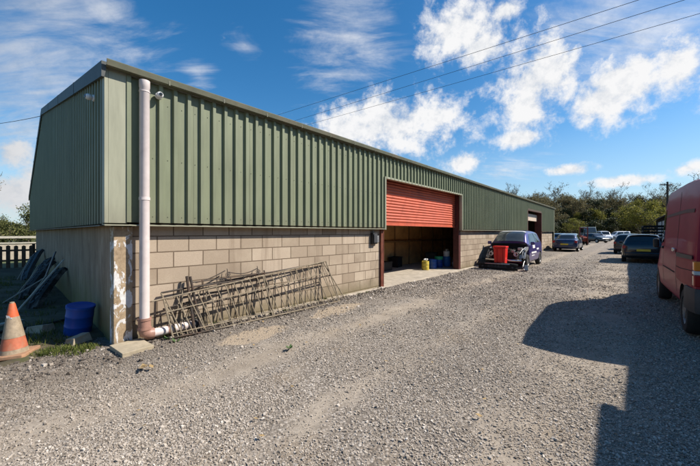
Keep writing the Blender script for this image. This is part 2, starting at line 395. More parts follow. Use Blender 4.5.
# ground sheet to the horizon
g = MB().add([(-2500, -2500, -.06), (2500, -2500, -.06), (2500, 2500, -.06), (-2500, 2500, -.06)], [(0, 1, 2, 3)]).obj('ground', M['grass'])
tag(g, kind='structure')
# gravel yard in the shed frame, falling below the grass sheet at its rim
us = np.concatenate([np.linspace(-40, -7, 12), np.arange(-6.5, 16, .11), np.linspace(16.5, 40, 40), np.linspace(42, 112, 20)])
vs = np.concatenate([np.linspace(-32, -9.5, 10), np.arange(-9, 1.2, .11)])
def yardz(U, V):
    z = gh(U, V)
    return z
P, F = grid_mesh(us, vs, yardz)
yard = np_obj('gravel_yard', P, F, M['gravel'], True); yard.location = (C0[0], C0[1], 0); yard.rotation_euler = (0, 0, RZ); tag(yard, kind='structure')
# extra gravel beyond the shed's far end
us2 = np.linspace(34.3, 112, 40); vs2 = np.linspace(1.19, 22, 14)
P, F = grid_mesh(us2, vs2, lambda U, V: gh(U, V))
o = np_obj('yard_end', P, F, M['gravel'], True); o.location = yard.location; o.rotation_euler = yard.rotation_euler; tag(o, kind='structure')

# ------------------------------------------------------------------ the shed
shed = thing('steel_shed', 'long green steel clad shed on pale concrete blockwork with a red shutter', 'shed', (C0[0], C0[1], 0), RZ)
ZC = 1.69; ZE = 3.70; UL = 32.9; VB = 16.2; VR = 9.1; ZR = 5.5; ZBK = 3.24
FV = -.07
def roofz(v): return ZE+(ZR-ZE)*(v/VR) if v <= VR else ZR+(ZBK-ZR)*(v-VR)/(VB-VR)
PER = .1955; DEP = .046
def rib_profile(u0, u1, ph):
    """(u, depth) polyline of box profile sheeting"""
    pts = [(u0, 0.)]; k = math.floor((u0-ph)/PER)
    while True:
        c = ph+k*PER; k += 1
        if c-.035 > u1: break
        for du, d in ((-.040, 0), (-.026, DEP), (.022, DEP), (.036, 0)):
            if u0 < c+du < u1: pts.append((c+du, d))
    pts.append((u1, 0.)); return pts
fc = MB()
def sheet(u0, u1, z0, z1):
    pr = rib_profile(u0, u1, .14)
    vs = []
    for u, d in pr: vs += [(u, FV-d, z0), (u, FV-d, z1)]
    fc.add(vs, [(2*i, 2*i+2, 2*i+3, 2*i+1) for i in range(len(pr)-1)])
DU0, DU1, DZ = 6.13, 11.56, 3.07
EU0, EU1, EZ = 22.75, 27.25, 3.08
sheet(.10, DU0, ZC, ZE); sheet(DU0, DU1, DZ, ZE); sheet(DU1, EU0, ZC, ZE); sheet(EU0, EU1, EZ, ZE); sheet(EU1, UL, ZC, ZE)
# screw heads along the rails, and the doubled edge at each sheet lap
for u_ in np.arange(.24, 12.0, PER):
    for z_ in (1.78, 2.62, 3.42):
        if DU0-.05 < u_ < DU1+.05 and z_ < DZ+.1: continue
        fc.lathe([(0, -.008), (.006, -.008), (.007, 0)], 6, (u_, FV, z_), 'y')
for u_ in np.arange(1.0, UL, PER*5):
    if (DU0-.1 < u_ < DU1+.1) or (EU0-.1 < u_ < EU1+.1): continue
    fc.box(u_-.002, u_+.004, FV-.003, FV-.0005, ZC, ZE)
fc.obj('front_cladding', M['clad'], shed, fixn=False)
ec = MB(); pr = rib_profile(.02, VB, .08)
pr2 = []
for a, b in zip(pr[:-1], pr[1:]):
    pr2.append(a)
    if a[0] < VR < b[0]: pr2.append((VR, a[1] if a[1] == b[1] else 0))
pr2.append(pr[-1])
vsx = []
for v, d in pr2: vsx += [(-.09-d, v, ZC-.02), (-.09-d, v, roofz(v))]
ec.add(vsx, [(2*i+1, 2*i+3, 2*i+2, 2*i) for i in range(len(pr2)-1)])
ec.obj('end_cladding', M['clad'], shed, fixn=False)
b = MB(); b.box(UL-.02, UL+.02, FV, VB, 0, ZBK)
b.prism([(0, ZBK), (VB, ZBK), (VR, ZR), (0, ZE)], UL-.02, UL+.02, 'x'); b.obj('far_end_wall', M['clad'], shed)
MB().box(.1, UL-.03, VB-.12, VB-.02, 0, ZBK).obj('rear_wall', M['block'], shed)
# corner flashing folded round the front corner
c = MB(); c.box(-.128, -.086, FV-.03, .06, ZC-.015, ZE); c.box(-.086, .118, FV-.03, FV+.01, ZC-.015, ZE); c.obj('corner_flashing', M['flash'], shed, .004)
c = MB(); c.box(UL-.16, UL+.03, FV-.04, FV+.02, 0, ZE-.02); c.obj('corner_flashing', M['flash'], shed, .004)
# drip flashing at the sheet foot
for a, e in ((-.13, DU0), (DU1+.0, EU0), (EU1, UL-.16)):
    d = MB(); d.hexa([(a, -.135, ZC-.05), (e, -.135, ZC-.05), (e, .03, ZC-.035), (a, .03, ZC-.035), (a, -.135, ZC-.037), (e, -.135, ZC-.037), (e, .03, ZC-.016), (a, .03, ZC-.016)])
    d.obj('drip_flashing', M['flash'], shed)
MB().hexa([(-.155, .032, ZC-.055), (.0, .032, ZC-.04), (.0, VB, ZC-.04), (-.155, VB, ZC-.055), (-.155, .032, ZC-.04), (.0, .032, ZC-.022), (.0, VB, ZC-.022), (-.155, VB, ZC-.04)]).obj('drip_flashing', M['barge'], shed)
# roof, barge boards, gutter
r = MB()
for (v0, v1) in ((-.13, VR), (VR, VB+.1)):
    z0 = roofz(max(v0, 0))+(.02 if v0 >= 0 else -.016); z1 = roofz(v1)+.02
    r.hexa([(-.12, v0, z0), (UL+.1, v0, z0), (UL+.1, v1, z1), (-.12, v1, z1), (-.12, v0, z0+.06), (UL+.1, v0, z0+.06), (UL+.1, v1, z1+.06), (-.12, v1, z1+.06)])
r.obj('roof', M['roof'], shed)
for (v0, v1, hh) in ((-.15, VR, .2), (VR, VB+.12, .2)):
    z0 = roofz(max(v0, 0))+.085+(-.03 if v0 < 0 else 0); z1 = roofz(v1)+.085
    k = MB(); k.hexa([(-.165, v0, z0-hh), (-.135, v0, z0-hh), (-.135, v1, z1-hh), (-.165, v1, z1-hh), (-.165, v0, z0), (-.1, v0, z0), (-.1, v1, z1), (-.165, v1, z1)])
    nn = 4
    for q in range(1, nn):
        t = q/nn; vv = v0+(v1-v0)*t; zz = z0+(z1-z0)*t
        k.hexa([(-.169, vv, zz-hh-.002), (-.133, vv, zz-hh-.002), (-.133, vv+.09, zz-hh+.01), (-.169, vv+.09, zz-hh+.01), (-.169, vv, zz+.003), (-.1, vv, zz+.003), (-.1, vv+.09, zz+.015), (-.169, vv+.09, zz+.015)])
    k.obj('barge_board', M['barge'], shed)
gt = MB().prism([(-.205, 3.70), (-.215, 3.77), (-.206, 3.782), (-.196, 3.77), (-.19, 3.715), (-.105, 3.705), (-.105, 3.69), (-.19, 3.69)], -.12, UL+.05, 'x')
gt.obj('gutter', M['gutter'], shed)
for q in range(0, 40):
    if .6+q*.82 < UL: MB().box(.6+q*.82, .62+q*.82, -.212, -.1, 3.684, 3.776).obj('gutter_bracket', M['gutter'], shed)
# walls
for a, e in ((.205, DU0-.08), (DU1+.16, EU0-.05), (EU1+.05, UL-.022)): MB().box(a, e, .03, .17, -.1, ZC).obj('block_wall', M['block'], shed)
MB().box(.0, .16, .21, 14.6, -.1, ZC).obj('end_wall', M['endwall'], shed)
MB().box(-.012, .203, -.012, .208, -.1, ZC-.06).obj('corner_pillar', M['pillar'], shed, .008)
# steel columns of the frame seen at the door, and inner walls
j = MB(); j.box(DU0-.078, DU0-.012, -.03, .21, -.02, ZC-.06); j.obj('door_frame', M['rustred'], shed); MB().box(DU0-.0, DU0+.03, -.04, .3, -.02, 1.62).obj('door_frame', M['rustred'], shed)
j = MB(); j.box(DU0-.01, DU0+.045, FV-.045, .0, ZC-.06, DZ+.05); j.box(DU0+.045, DU1-.045, FV-.045, .0, DZ, DZ+.05); j.box(DU1-.045, DU1+.01, FV-.045, .0, ZC-.06, DZ+.05); j.obj('door_trim', M['flash'], shed)
MB().box(DU1-.03, DU1+.155, .03, .27, -.02, DZ+.2).obj('door_jamb', M['darkred'], shed); MB().box(DU0+.032, DU0+.1, .21, .3, -.02, DZ).obj('door_jamb', M['darkred'], shed); MB().box(DU0, DU1-.04, .26, .3, DZ-.02, DZ+.3).obj('door_lintel', M['darkred'], shed)
# roller shutter: corrugated curtain rolled half up
sh = MB(); zz = 1.80; prof = [(0.2, zz), (.2, zz+.06)]; zz += .06
while zz < DZ+.35:
    for t in range(6): prof.append((.21-.024*math.sin(math.pi*t/6.), zz+.09*t/6.))
    zz += .09
vs_ = []; U0, U1 = DU0+.105, DU1-.035
for v, z in prof: vs_ += [(U0, v, z), (U1, v, z)]
sh.add(vs_, [(2*i, 2*i+1, 2*i+3, 2*i+2) for i in range(len(prof)-1)])
shu = sh.obj('roller_shutter', M['shutter'], shed, fixn=False)
MB().box(U0, U1, .185, .225, 1.76, 1.80).obj('bottom_rail', M['shutter'], shu, .004)
# inside
MB().box(.3, UL-.1, -.10, 6.2, -.1, .028).obj('concrete_floor', M['concrete'], shed, .01)
MB().box(3.0, 22.2, 2.8, 2.88, .03, 3.6).obj('partition_wall', M['ply'], shed)
for q in np.arange(3.6, 22, 1.22): MB().box(q, q+.06, 2.75, 2.8, .03, 3.6).obj('wall_stud', M['ply_stud'], shed)
MB().box(3.0, 22.2, 2.70, 2.748, 1.1, 1.18).obj('wall_rail', M['ply_stud'], shed)
for a in ((2.9, 3.0, .18, 2.9, .03, 3.6), (22.2, 22.3, .18, 4.3, .03, 3.6), (22.3, 31, 6.0, 6.1, .03, 3.9)): MB().box(*a).obj('inner_wall', M['inner'], shed)
MB().box(3.0, 31, .35, 6.1, 3.62, 3.66).obj('inner_ceiling', M['inner'], shed)
# second doorway: dark opening, shutter curled up under the lintel
j = MB(); j.box(EU0-.05, EU0+.06, FV-.04, .35, 0, EZ); j.box(EU1-.06, EU1+.05, FV-.04, .35, 0, EZ); j.box(EU0+.06, EU1-.06, FV-.04, .02, EZ-.02, EZ+.12); j.obj('door_jamb', M['darkred'], shed)
MB().box(EU0+.07, EU1-.08, .2, .24, 2.42, 2.92).obj('raised_shutter', M['cream'], shed)
MB().box(EU0+.07, EU0+1.7, .62, .68, .03, 2.42).obj('sliding_door', M['inner'], shed)
# downpipe with brown elbow and a run along the wall foot
PV = -.15
pp = MB().lathe([(.05, .21), (.062, .21), (.062, 3.56), (.066, 3.565), (.066, 3.66), (.05, 3.66)], 20, (.31, PV, 0)); dp = pp.obj('downpipe', M['pinkpipe'], shed)
k = MB(); k.lathe([(.064, 3.50), (.068, 3.50), (.068, 3.515), (.064, 3.515)], 20, (.31, PV, 0)); k.obj('pipe_collar', M['pinkpipe'], dp); k = MB(); k.lathe([(.064, 2.0), (.068, 2.0), (.068, 2.04), (.064, 2.04)], 20, (.31, PV, 0)); k.box(.28, .34, PV, .0, 2.0, 2.04)
k.obj('pipe_clip', M['pinkpipe'], dp)
el = MB(); el.tube([(.31, PV, .36), (.31, PV, .20), (.325, PV, .155), (.36, PV, .13), (.42, PV, .125)], .078, 16); el.lathe([(.08, .2), (.086, .2), (.086, .235), (.08, .235)], 18, (.31, PV, 0)); el.lathe([(.08, .33), (.086, .33), (.086, .365), (.08, .365)], 18, (.31, PV, 0)); el.obj('elbow', M['brownpipe'], dp)
hp = MB(); hp.tube([(.42, PV, .125), (.95, PV-.02, .14)], .06, 16); hp.obj('ground_pipe', M['pinkpipe'], dp)
MB().tube([(.60, PV-.005, .13), (.635, PV-.006, .131)], .066, 16).obj('pipe_collar', M['brownpipe'], dp)
MB().tube([(.92, PV-.02, .14), (1.0, PV-.02, .135), (1.03, PV-.02, .09), (1.03, PV-.02, .0)], .07, 14).obj('elbow', M['bumper'], dp)

# cameras on the wall
def dome_cam(name, label, loc, facing):
    t = thing(name, label, 'camera', loc, facing)
    a = MB(); a.lathe([(0, 0), (.055, 0), (.058, .02), (.05, .035), (0, .04)], 20, (0, 0, 0), 'y'); a.obj('mount', M['camwhite'], t)
    bdy = MB(); prof = [(.052*math.sin(q*math.pi/10), .052*(1-math.cos(q*math.pi/10))) for q in range(11)]
    bdy.lathe([(r_*1.05, .03+h_*1.05) for r_, h_ in prof], 20, (0, 0, 0), 'y'); bo = bdy.obj('camera_body', M['camwhite'], t)
    le = MB(); le.lathe([(0.03, .118), (.028, .142), (0, .147)], 16, (0, 0, 0), 'y'); le.obj('lens', M['glass'], t)
    t.scale = (.82, .82, .82); return t
dome_cam('security_camera', 'small white ball camera under the gutter right of the downpipe top', W(.495, FV-.035, 3.52), RZ+math.pi)
cc = dome_cam('security_camera', 'small white ball camera on the shaded green end wall', W(-.125, .52, 3.47), RZ+math.pi/2)
# box on the wall beside the shutter
t = thing('isolator_box', 'black box with grey side fixed to blockwork left of the red shutter', 'control box', W(5.73, .03, 1.38), RZ)
MB().box(-.1, .1, -.1, 0, -.14, .16).obj('box_body', M['black'], t, .012); MB().box(-.085, .06, -.125, -.1, -.11, .12).obj('cover', M['bumper'], t, .01)
MB().box(.102, .17, -.09, -.01, -.1, .08).obj('key_switch', M['alu'], t, .006); MB().tube([(0, -.02, .16), (0, -.02, .27)], .012, 8).obj('conduit', M['alu'], t)

# ------------------------------------------------------------------ ironwork leaning on the wall
t = thing('iron_railing', 'long weathered iron railing of slanting rods leaning outermost on blockwork', 'railing', W(.56, -.3, 0), RZ)
def rod(m, a, b_, r=.008, n=6): m.tube([a, b_], r, n)
# panel A, in local: x along wall
A0 = Vector((.06, -.02, .03)); A1 = Vector((3.42, -.10, .03)); T0 = Vector((-.02, .12, .58)); T1 = Vector((3.32, .24, .90))
m_ = MB(); rod(m_, A0, A1, .012); rod(m_, T0+Vector((-.15, 0, .0)), T1, .012); rod(m_, A0.lerp(T0, .68), A1.lerp(T1, .72), .009); rod(m_, A0.lerp(T0, .12), A1.lerp(T1, .1), .009)
m_.obj('rail', M['rustiron'], t)
m_ = MB(); rod(m_, A0, T0, .012); m_.obj('upright', M['rustiron'], t)
m_ = MB(); rod(m_, A1, T1, .014); m_.obj('upright', M['rustiron'], t)
m_ = MB(); rod(m_, A0.lerp(A1, .5), T0.lerp(T1, .5), .012); m_.obj('upright', M['rustiron'], t)
m_ = MB(); nr = 22
for q in range(nr):
    s_ = (q+.5)/nr; jt = random.uniform(-.006, .006)
    m_ = MB(); rod(m_, A0.lerp(A1, min(1, s_+.02+jt)), T0.lerp(T1, max(0, s_-.015)), .009, 6); m_.obj('rod', M['rustiron'], t)
t = thing('iron_hurdle', 'dark rusted iron hurdle leaning behind the long railing with raked end leg', 'railing', W(.6, -.1, 0), RZ)
A0 = Vector((.1, -.16, .03)); A1 = Vector((3.62, -.24, .03)); T0 = Vector((-.05, .06, .66)); T1 = Vector((3.21, .05, .875))
m_ = MB(); rod(m_, A0, A1, .012); m_.obj('rail', M['darkiron'], t)
m_ = MB(); rod(m_, T0, T1, .015); m_.obj('rail', M['darkiron'], t)
m_ = MB(); rod(m_, A0.lerp(T0, .55), A1.lerp(T1, .66), .015); m_.obj('rail', M['darkiron'], t)
m_ = MB(); rod(m_, A0, T0, .013); m_.obj('upright', M['rustiron'], t)
m_ = MB(); rod(m_, A1, T1, .013); m_.obj('upright', M['rustiron'], t)
m_ = MB(); nr = 9
for q in range(nr):
    s_ = (q+.5)/nr; jt = random.uniform(-.008, .008)
    m_ = MB(); rod(m_, A0.lerp(A1, max(0, s_-.05+jt)), T0.lerp(T1, min(1, s_+.035)), .0085, 6); m_.obj('rod', M['rustiron'], t)
# ornate gate with a scrolled top rail
t = thing('garden_gate', 'ornate dark iron gate with scrolled arched top leaning behind the railings', 'gate', W(.92, -.06, 0), RZ)
LE = lambda x, z: Vector((x, -.26+.30*z, z))     # leaning plane
m_ = MB(); rod(m_, LE(.0, .02), LE(-.02, .87), .022, 8); m_.obj('gate_post', M['darkiron'], t)
m_ = MB(); rod(m_, LE(.1, .02), LE(.03, .86), .02, 8); m_.obj('gate_post', M['darkiron'], t)
m_ = MB(); rod(m_, LE(.05, .1), LE(1.35, .1), .011); m_.obj('rail', M['darkiron'], t)
m_ = MB(); rod(m_, LE(.05, .70), LE(1.35, .72), .013); m_.obj('rail', M['darkiron'], t)
m_ = MB(); rod(m_, LE(.05, .77), LE(1.35, .79), .01); m_.obj('rail', M['darkiron'], t)
m_ = MB()
curve = [LE(.1+.5*s_, .76+.03*math.sin(s_*math.pi*.5)+.11*s_**2) for s_ in np.linspace(0, 1, 10)]; m_.tube(curve, .009, 6)
curve = [LE(.66+.55*s_, .87-.055*math.sin(s_*math.pi)+.015*s_) for s_ in np.linspace(0, 1, 12)]; m_.tube(curve, .009, 6)
for cx_ in (.64, 1.22):
    m_.tube([LE(cx_+.045*math.cos(a)*(1-a/14), .82+.05*math.sin(a)*(1-a/14)) for a in np.linspace(0, 10, 26)], .006, 5)
    m_.tube([LE(cx_, .77), LE(cx_, .93)], [.011, .005], 6)
m_.obj('scroll_top', M['darkiron'], t)
m_ = MB()
for q in range(5): m_ = MB(); rod(m_, LE(.2+q*.24, .1), LE(.2+q*.24, .79), .008); m_.obj('bar', M['darkiron'], t)
m_ = MB(); rod(m_, LE(1.35, .05), LE(1.35, .84), .013); m_.obj('gate_post', M['darkiron'], t)
# loose low piece at the left end
t = thing('bent_railing', 'short bent iron railing lying low beside the pipe elbow', 'railing', W(.62, -.26, 0), RZ)
m_ = MB(); rod(m_, (0, -.08, .05), (.85, -.12, .03), .010); m_.obj('rail', M['darkiron'], t)
m_ = MB(); rod(m_, (-.05, .2, .42), (.75, .22, .52), .012); m_.obj('rail', M['darkiron'], t)
m_ = MB()
for q in range(6): m_ = MB(); rod(m_, (.06+q*.13, -.085, .05), (.02+q*.13, .2, .43+.012*q), .007); m_.obj('rod', M['rustiron'], t)

# ------------------------------------------------------------------ slab, cone, drum, bumpers, fence
t = MB().box(-.17, .19, -.24, .2, -.02, .045).obj('paving_slab', M['slab'], None, .006, loc=W(.12, -.26, .015), rz=RZ+math.radians(6)); t.rotation_euler[0] = .03
tag(t, 'pale concrete paving slab lying at the foot of the flaking pillar', 'slab')
t = thing('traffic_cone', 'worn orange traffic cone with dirty white sleeve and faded band', 'traffic cone', (-4.24, 3.93, 0.0), .35); t.rotation_euler[1] = -.035; t.scale = (.74, .74, .94)
def cr(z): return .19-.15*z/.69
MB().prism([(-.25, -.22), (-.22, -.25), (.22, -.25), (.25, -.22), (.25, .22), (.22, .25), (-.22, .25), (-.25, .22)], 0, .045, 'z').obj('base', M['conebase'], t, .008)
def band(name, z0, z1, mat, off=0.):
    MB().lathe([(cr(z0)+off, z0), (cr(z1)+off, z1), (cr(z1)-.006, z1+.001)], 32).obj(name, mat, t)
band('foot_band', .045, .10, M['conewhite']); band('lower_band', .10, .25, M['conered'], .001); band('sleeve', .25, .52, M['conewhite'], .004); 
MB().lathe([(cr(.52)+.001, .52), (cr(.69), .69), (cr(.69)-.006, .70), (.025, .70), (.022, .66)], 32).obj('tip', M['orange'], t)
MB().lathe([(.024, .685), (.031, .69), (.030, .715), (.02, .718), (0.0, .71)], 20).obj('cap_ring', M['conewhite'], t)
tb = MB(); tb.add([(-.04, -.075, .515), (.03, -.078, .52), (.035, -.088, .50), (.0, -.083, .545), (-.045, -.08, .555)], [(0, 1, 2), (0, 2, 3), (0, 3, 4)]); ob_ = tb.obj('torn_sleeve', M['white'], t)
# drum
def drum(name, label, loc, r, h, mat, lid=None, tilt=(0, 0, 0), group=None, lidh=.05, lidname='lid'):
    t = thing(name, label, 'drum', loc, 0, group); t.rotation_euler = tilt
    MB().lathe([(0, 0), (r*.94, 0), (r*.99, .015), (r, .04), (r, h*.3), (r*1.02, h*.32), (r*1.02, h*.35), (r, h*.37), (r, h*.66), (r*1.02, h*.68), (r*1.02, h*.71), (r, h*.73), (r, h-.03), (r*.97, h), (r*.90, h), (r*.88, h-.02), (0, h-.02)], 28).obj('body', mat, t)
    if lid: MB().lathe([(r*.98, h-.03), (r*1.04, h-.03), (r*1.04, h+lidh), (r*.98, h+lidh+.01), (0, h+lidh+.012)], 28).obj(lidname, lid, t)
    return t
p = W(-.25, 1.05, .015); t = drum('plastic_drum', 'bright blue plastic drum tilted against the shaded end wall', p, .165, .42, M['bluedrum'], None, (.10, .13, .4))
k = MB(); k.lathe([(.165, .41), (.176, .41), (.176, .445), (.165, .45), (.13, .44), (0, .44)], 28); k.obj('lid', M['bluedrum'], t)
# inside the shed by the right jamb
V0 = .97
drum('plastic_bin', 'yellow open bin of white rubbish inside the red shutter doorway', W(10.45, V0, .028), .145, .36, M['yellow'])
rb = MB()
for q in range(7): 
    a = random.uniform(0, 6.28); rr = random.uniform(0, .1); x_, y_ = math.cos(a)*rr, math.sin(a)*rr; s_ = random.uniform(.04, .075)
    rb.lathe([(0, -s_*.6), (s_*.8, -s_*.2), (s_, .2*s_), (s_*.5, s_*.7), (0, s_*.8)], 7, (x_, y_, .42+random.uniform(0, .06)), 'z', False)
o = rb.obj('rubbish', M['white']); o.location = W(10.45, V0, -.02); tag(o, 'crumpled white rubbish heaped in the yellow bin', 'rubbish')
drum('plastic_drum', 'dark blue open drum between the yellow bin and the green lidded drum', W(11.08, V0, .028), .165, .40, M['blue2'])
drum('plastic_drum', 'dark drum with green lid among the containers in the shed doorway', W(11.75, V0+.05, .028), .17, .38, M['blue2'], M['greenlid'], lidh=.09)
drum('plastic_drum', 'bright blue drum under a white tub in the shed doorway', W(12.43, V0, .028), .18, .44, M['blue3'])
t = thing('plastic_tub', 'white plastic tub standing on the bright blue drum', 'tub', W(12.43, V0, .474))
MB().lathe([(0, 0), (.13, 0), (.14, .2), (.15, .2), (.15, .225), (.1, .235), (.04, .24), (.04, .30), (0, .31)], 24).obj('body', M['white'], t)
MB().tube([(-.1, 0, .24), (-.05, .0, .33), (.05, 0, .33), (.1, 0, .24)], .008, 6).obj('handle', M['alu'], t)
t = thing('paint_tin', 'small pale tin at the right end of the doorway containers', 'tin', W(12.97, V0-.1, .028))
MB().lathe([(0, 0), (.10, 0), (.10, .19), (.105, .19), (.105, .21), (.09, .21), (.09, .2), (0, .2)], 24).obj('body', M['alu'], t); MB().lathe([(.101, .04), (.102, .04), (.102, .16), (.101, .16)], 24).obj('wrapper', M['white'], t)
MB().tube([(-.1, 0, .18), (-.06, -.02, .28), (.06, -.02, .28), (.1, 0, .18)], .005, 6).obj('handle', M['alu'], t)
t = thing('broom', 'long pole leaning inside the left of the shed doorway', 'broom', W(8.25, 1.6, .03), RZ)
MB().tube([(0, 0, .08), (.28, .9, 1.5)], .016, 8).obj('handle', M['palewood'], t); MB().box(-.16, .16, -.03, .03, .0, .08).obj('head', M['ply_stud'], t)
for q, (uu, vv, sx, sy, sz, lb) in enumerate(((9.2, 2.2, .6, .5, .35, 'low black crate on the dark floor left of the bins'), (10.6, 2.5, .5, .4, .45, 'taller black crate against the brown wall behind the bins'), (13.4, 2.2, .9, .5, .5, 'wide black crate deep in the shed behind the drums'))):
    t = thing('storage_crate', lb, 'crate', W(uu, vv, .028), RZ+.2*q)
    k = MB(); k.box(-sx/2, sx/2, -sy/2, sy/2, 0, .02)
    for a in (-1, 1):
        k.box(-sx/2, sx/2, a*sy/2-.01, a*sy/2+.01, .021, sz); k.box(a*sx/2-.01, a*sx/2+.01, -sy/2+.012, sy/2-.012, .021, sz)
    k.obj('body', M['black'], t); k = MB(); k.box(-sx/2-.02, sx/2+.02, -sy/2-.02, -sy/2-.011, sz-.05, sz+.002); k.box(-sx/2-.02, sx/2+.02, sy/2+.011, sy/2+.02, sz-.05, sz+.002); k.obj('rim', M['black'], t)

# scrap bumpers leaning on the end wall
def bumper(label, uu, vv, z1, L_, tilt, lean, yaw, mat, chrome=False, pb=None, pt=None):
    """a car bumper skin stood on end: curved strip with a recessed grille and two lamp holes"""
    t = thing('car_bumper', label, 'bumper', W(uu, vv, z1), RZ+yaw)
    n = 22; k = MB(); rows = []
    for i in range(n+1):
        s_ = i/n*2-1; y = s_*L_/2*(1-.05*abs(s_)**3); x = .07*abs(s_)**4
        wd = .155*(1-.18*abs(s_)**6)
        prof = [(.06, -wd), (0., -wd*.85), (-.035, -wd*.3), (-.012, -wd*.15), (-.012, wd*.25), (-.045, wd*.35), (-.035, wd*.8), (.05, wd)]
        rows.append([(x+a, y, b_) for a, b_ in prof])
    m = len(rows[0]); k.add([p for r_ in rows for p in r_], [(i*m+j_, i*m+j_+1, (i+1)*m+j_+1, (i+1)*m+j_) for i in range(n) for j_ in range(m-1)], False)
    b_ = k.obj('skin', mat, t); sd = b_.modifiers.new('thick', 'SOLIDIFY'); sd.thickness = .006
    gr = MB()
    for q in (-.05, .0, .05): gr.box(-.035, -.008, -L_*.24, L_*.24, q-.008, q+.008)
    for q in np.linspace(-.2, .2, 6): gr.box(-.034, -.009, q*L_-.008, q*L_+.008, -.049, .049)
    gr.obj('grille', M['bumper'], t)
    MB().box(.0, .02, -L_*.42, L_*.30, -.17, -.15).obj('splitter', M['conewhite'], t)
    for s_ in (-1, 1): MB().lathe([(0, -.03), (.04, -.028), (.045, 0), (.04, .02)], 14, (.02, s_*L_*.36, -.03), 'x').obj('fog_lamp', M['bumper'], t)
    if chrome: MB().box(-.06, -.037, -L_*.3, L_*.3, .075, .10).obj('trim_strip', M['chrome'], t)
    if pb is not None:
        y = (pt-pb).normalized(); nrm = Vector((D1[0], D1[1], 0))*-.62+Vector((D2[0], D2[1], 0))*-.58+Vector((0, 0, .5)); nrm = (nrm-y*nrm.dot(y)).normalized(); x = -nrm; z = x.cross(y)
        t.location = (pb+pt)/2; t.rotation_euler = Matrix((x, y, z)).transposed().to_euler()
    return t
bumper('black car bumper with dusty pale lower edge leaning nearest the blue drum', 0, 0, 0, 1.25, 0, 0, 0, M['scuffed'], False, W(-.66, 3.75, .04), W(-.12, 4.6, .78))
bumper('long black bumper leaning in the middle of the row on the end wall', 0, 0, 0, 1.7, 0, 0, 0, M['scuffed'], False, W(-.78, 5.0, .04), W(-.12, 6.6, .85))
bumper('broken dark bumper wedged behind the long black bumper', 0, 0, 0, 1.6, 0, 0, 0, M['scuffed'], False, W(-.62, 5.9, .05), W(-.1, 7.3, .9))
bumper('grey black bumper leaning farthest along the end wall near the fence', 0, 0, 0, 1.9, 0, 0, 0, M['bumper'], False, W(-.62, 8.9, .05), W(-.12, 10.6, 1.0))

for q, (u_, v_, L_, yw, mt, lb) in enumerate(((-1.35, 2.3, 1.3, .5, 'palewood', 'grey weathered plank lying on the mossy earth behind the cone'), (-1.0, 3.0, 1.0, -.35, 'fence', 'short dark board lying on the earth in front of the bumpers'), (-1.9, 4.6, 1.6, .25, 'fence', 'long dark board lying in the shade toward the fence'))):
    o = MB().box(-L_/2, L_/2, -.06, .06, 0, .03).obj('plank', M[mt], None, .005, loc=W(u_, v_, .03), rz=RZ+yw); tag(o, lb, 'plank')
for q, (u0, v0, u1, v1, z1, mt, lb) in enumerate(((-.85, 3.4, -.12, 4.0, .95, 'palewood', 'thin grey batten leaning on the end wall in front of the bumpers'), (-.5, 4.7, -.12, 5.6, 1.05, 'bumper', 'dark thin strip leaning between the first two bumpers'), (-1.0, 4.9, -.14, 5.3, .6, 'palewood', 'short pale broken board leaning across the long black bumper'))):
    a, b_ = W(u0, v0, .03), W(u1, v1, z1); d = (b_-a); yv = d.normalized(); zv = Vector((-D1[0], -D1[1], .6)); zv = (zv-yv*zv.dot(yv)).normalized(); xv = yv.cross(zv)
    o = MB().box(-.045, .045, 0, d.length, -.012, .012).obj('board', M[mt], None, .004, loc=a); o.rotation_euler = Matrix((xv, yv, zv)).transposed().to_euler(); tag(o, lb, 'board')
o = MB().tube([(-.5, .0, .03), (-.2, .08, .05), (.1, .04, .04), (.45, .2, .05), (.75, .12, .03)], .022, 8).obj('hose', M['blackmat'], None, loc=W(-.75, 1.75, .02), rz=RZ); tag(o, 'short length of black hose lying beside the blue drum', 'hose')
for q, (u_, v_, sz, lb) in enumerate(((-.62, 1.55, .15, 'grey broken block lying just behind the blue drum'), (-.30, .55, .13, 'small grey lump of concrete at the foot of the end wall by the pillar'))):
    k = MB(); k.hexa([(-1, -.7, 0), (.9, -.8, 0), (1, .7, 0), (-.8, .8, 0), (-.8, -.6, .7), (.75, -.5, .9), (.8, .6, .75), (-.9, .5, .55)]); k.v = [(a*sz, b_*sz, c*sz) for a, b_, c in k.v]
    o = k.obj('rubble_block', M['slab'], None, .008, loc=W(u_, v_, .02), rz=q*1.3); tag(o, lb, 'rubble')
# picket fence, pale board wall and rail behind
t = thing('picket_fence', 'dark timber picket fence with gaps in the shade left of the shed', 'fence', W(-5.6, 15.0, 0), RZ)
q = 0.
while q < 5.7:
    hh = 1.0+random.uniform(-.03, .03); MB().prism([(q, 0), (q+.13, 0), (q+.13, hh-.04), (q+.065, hh), (q, hh-.04)], -.012, .012).obj('picket', M['fence'], t); q += .235
for a in (.28, .72): MB().box(-.1, 5.75, .014, .06, a, a+.08).obj('rail', M['fence'], t)
for a in (-.05, 2.7, 5.5): MB().box(a, a+.1, .062, .16, 0, 1.05).obj('post', M['fence'], t)
t = thing('low_wall', 'low pale sunlit wall seen through the pickets', 'wall', W(-12, 21.5, 0), RZ)
MB().box(0, 12.5, 0, .2, -.1, .9).obj('wall_body', M['concrete'], t); MB().box(-.03, 12.53, -.04, .24, .901, .97).obj('coping', M['palewood'], t)
t = thing('rail_fence', 'pale timber post and rail fence above the low pale wall', 'fence', W(-13, 24, 0), RZ)
k = MB(); k.box(0, 16, 0, .06, 1.18, 1.32); k.obj('rail', M['palewood'], t)
for a in (1.2, 4.6, 8.0, 11.4, 14.8): MB().box(a, a+.16, .061, .2, -.1, 2.15).obj('post', M['palewood'], t)

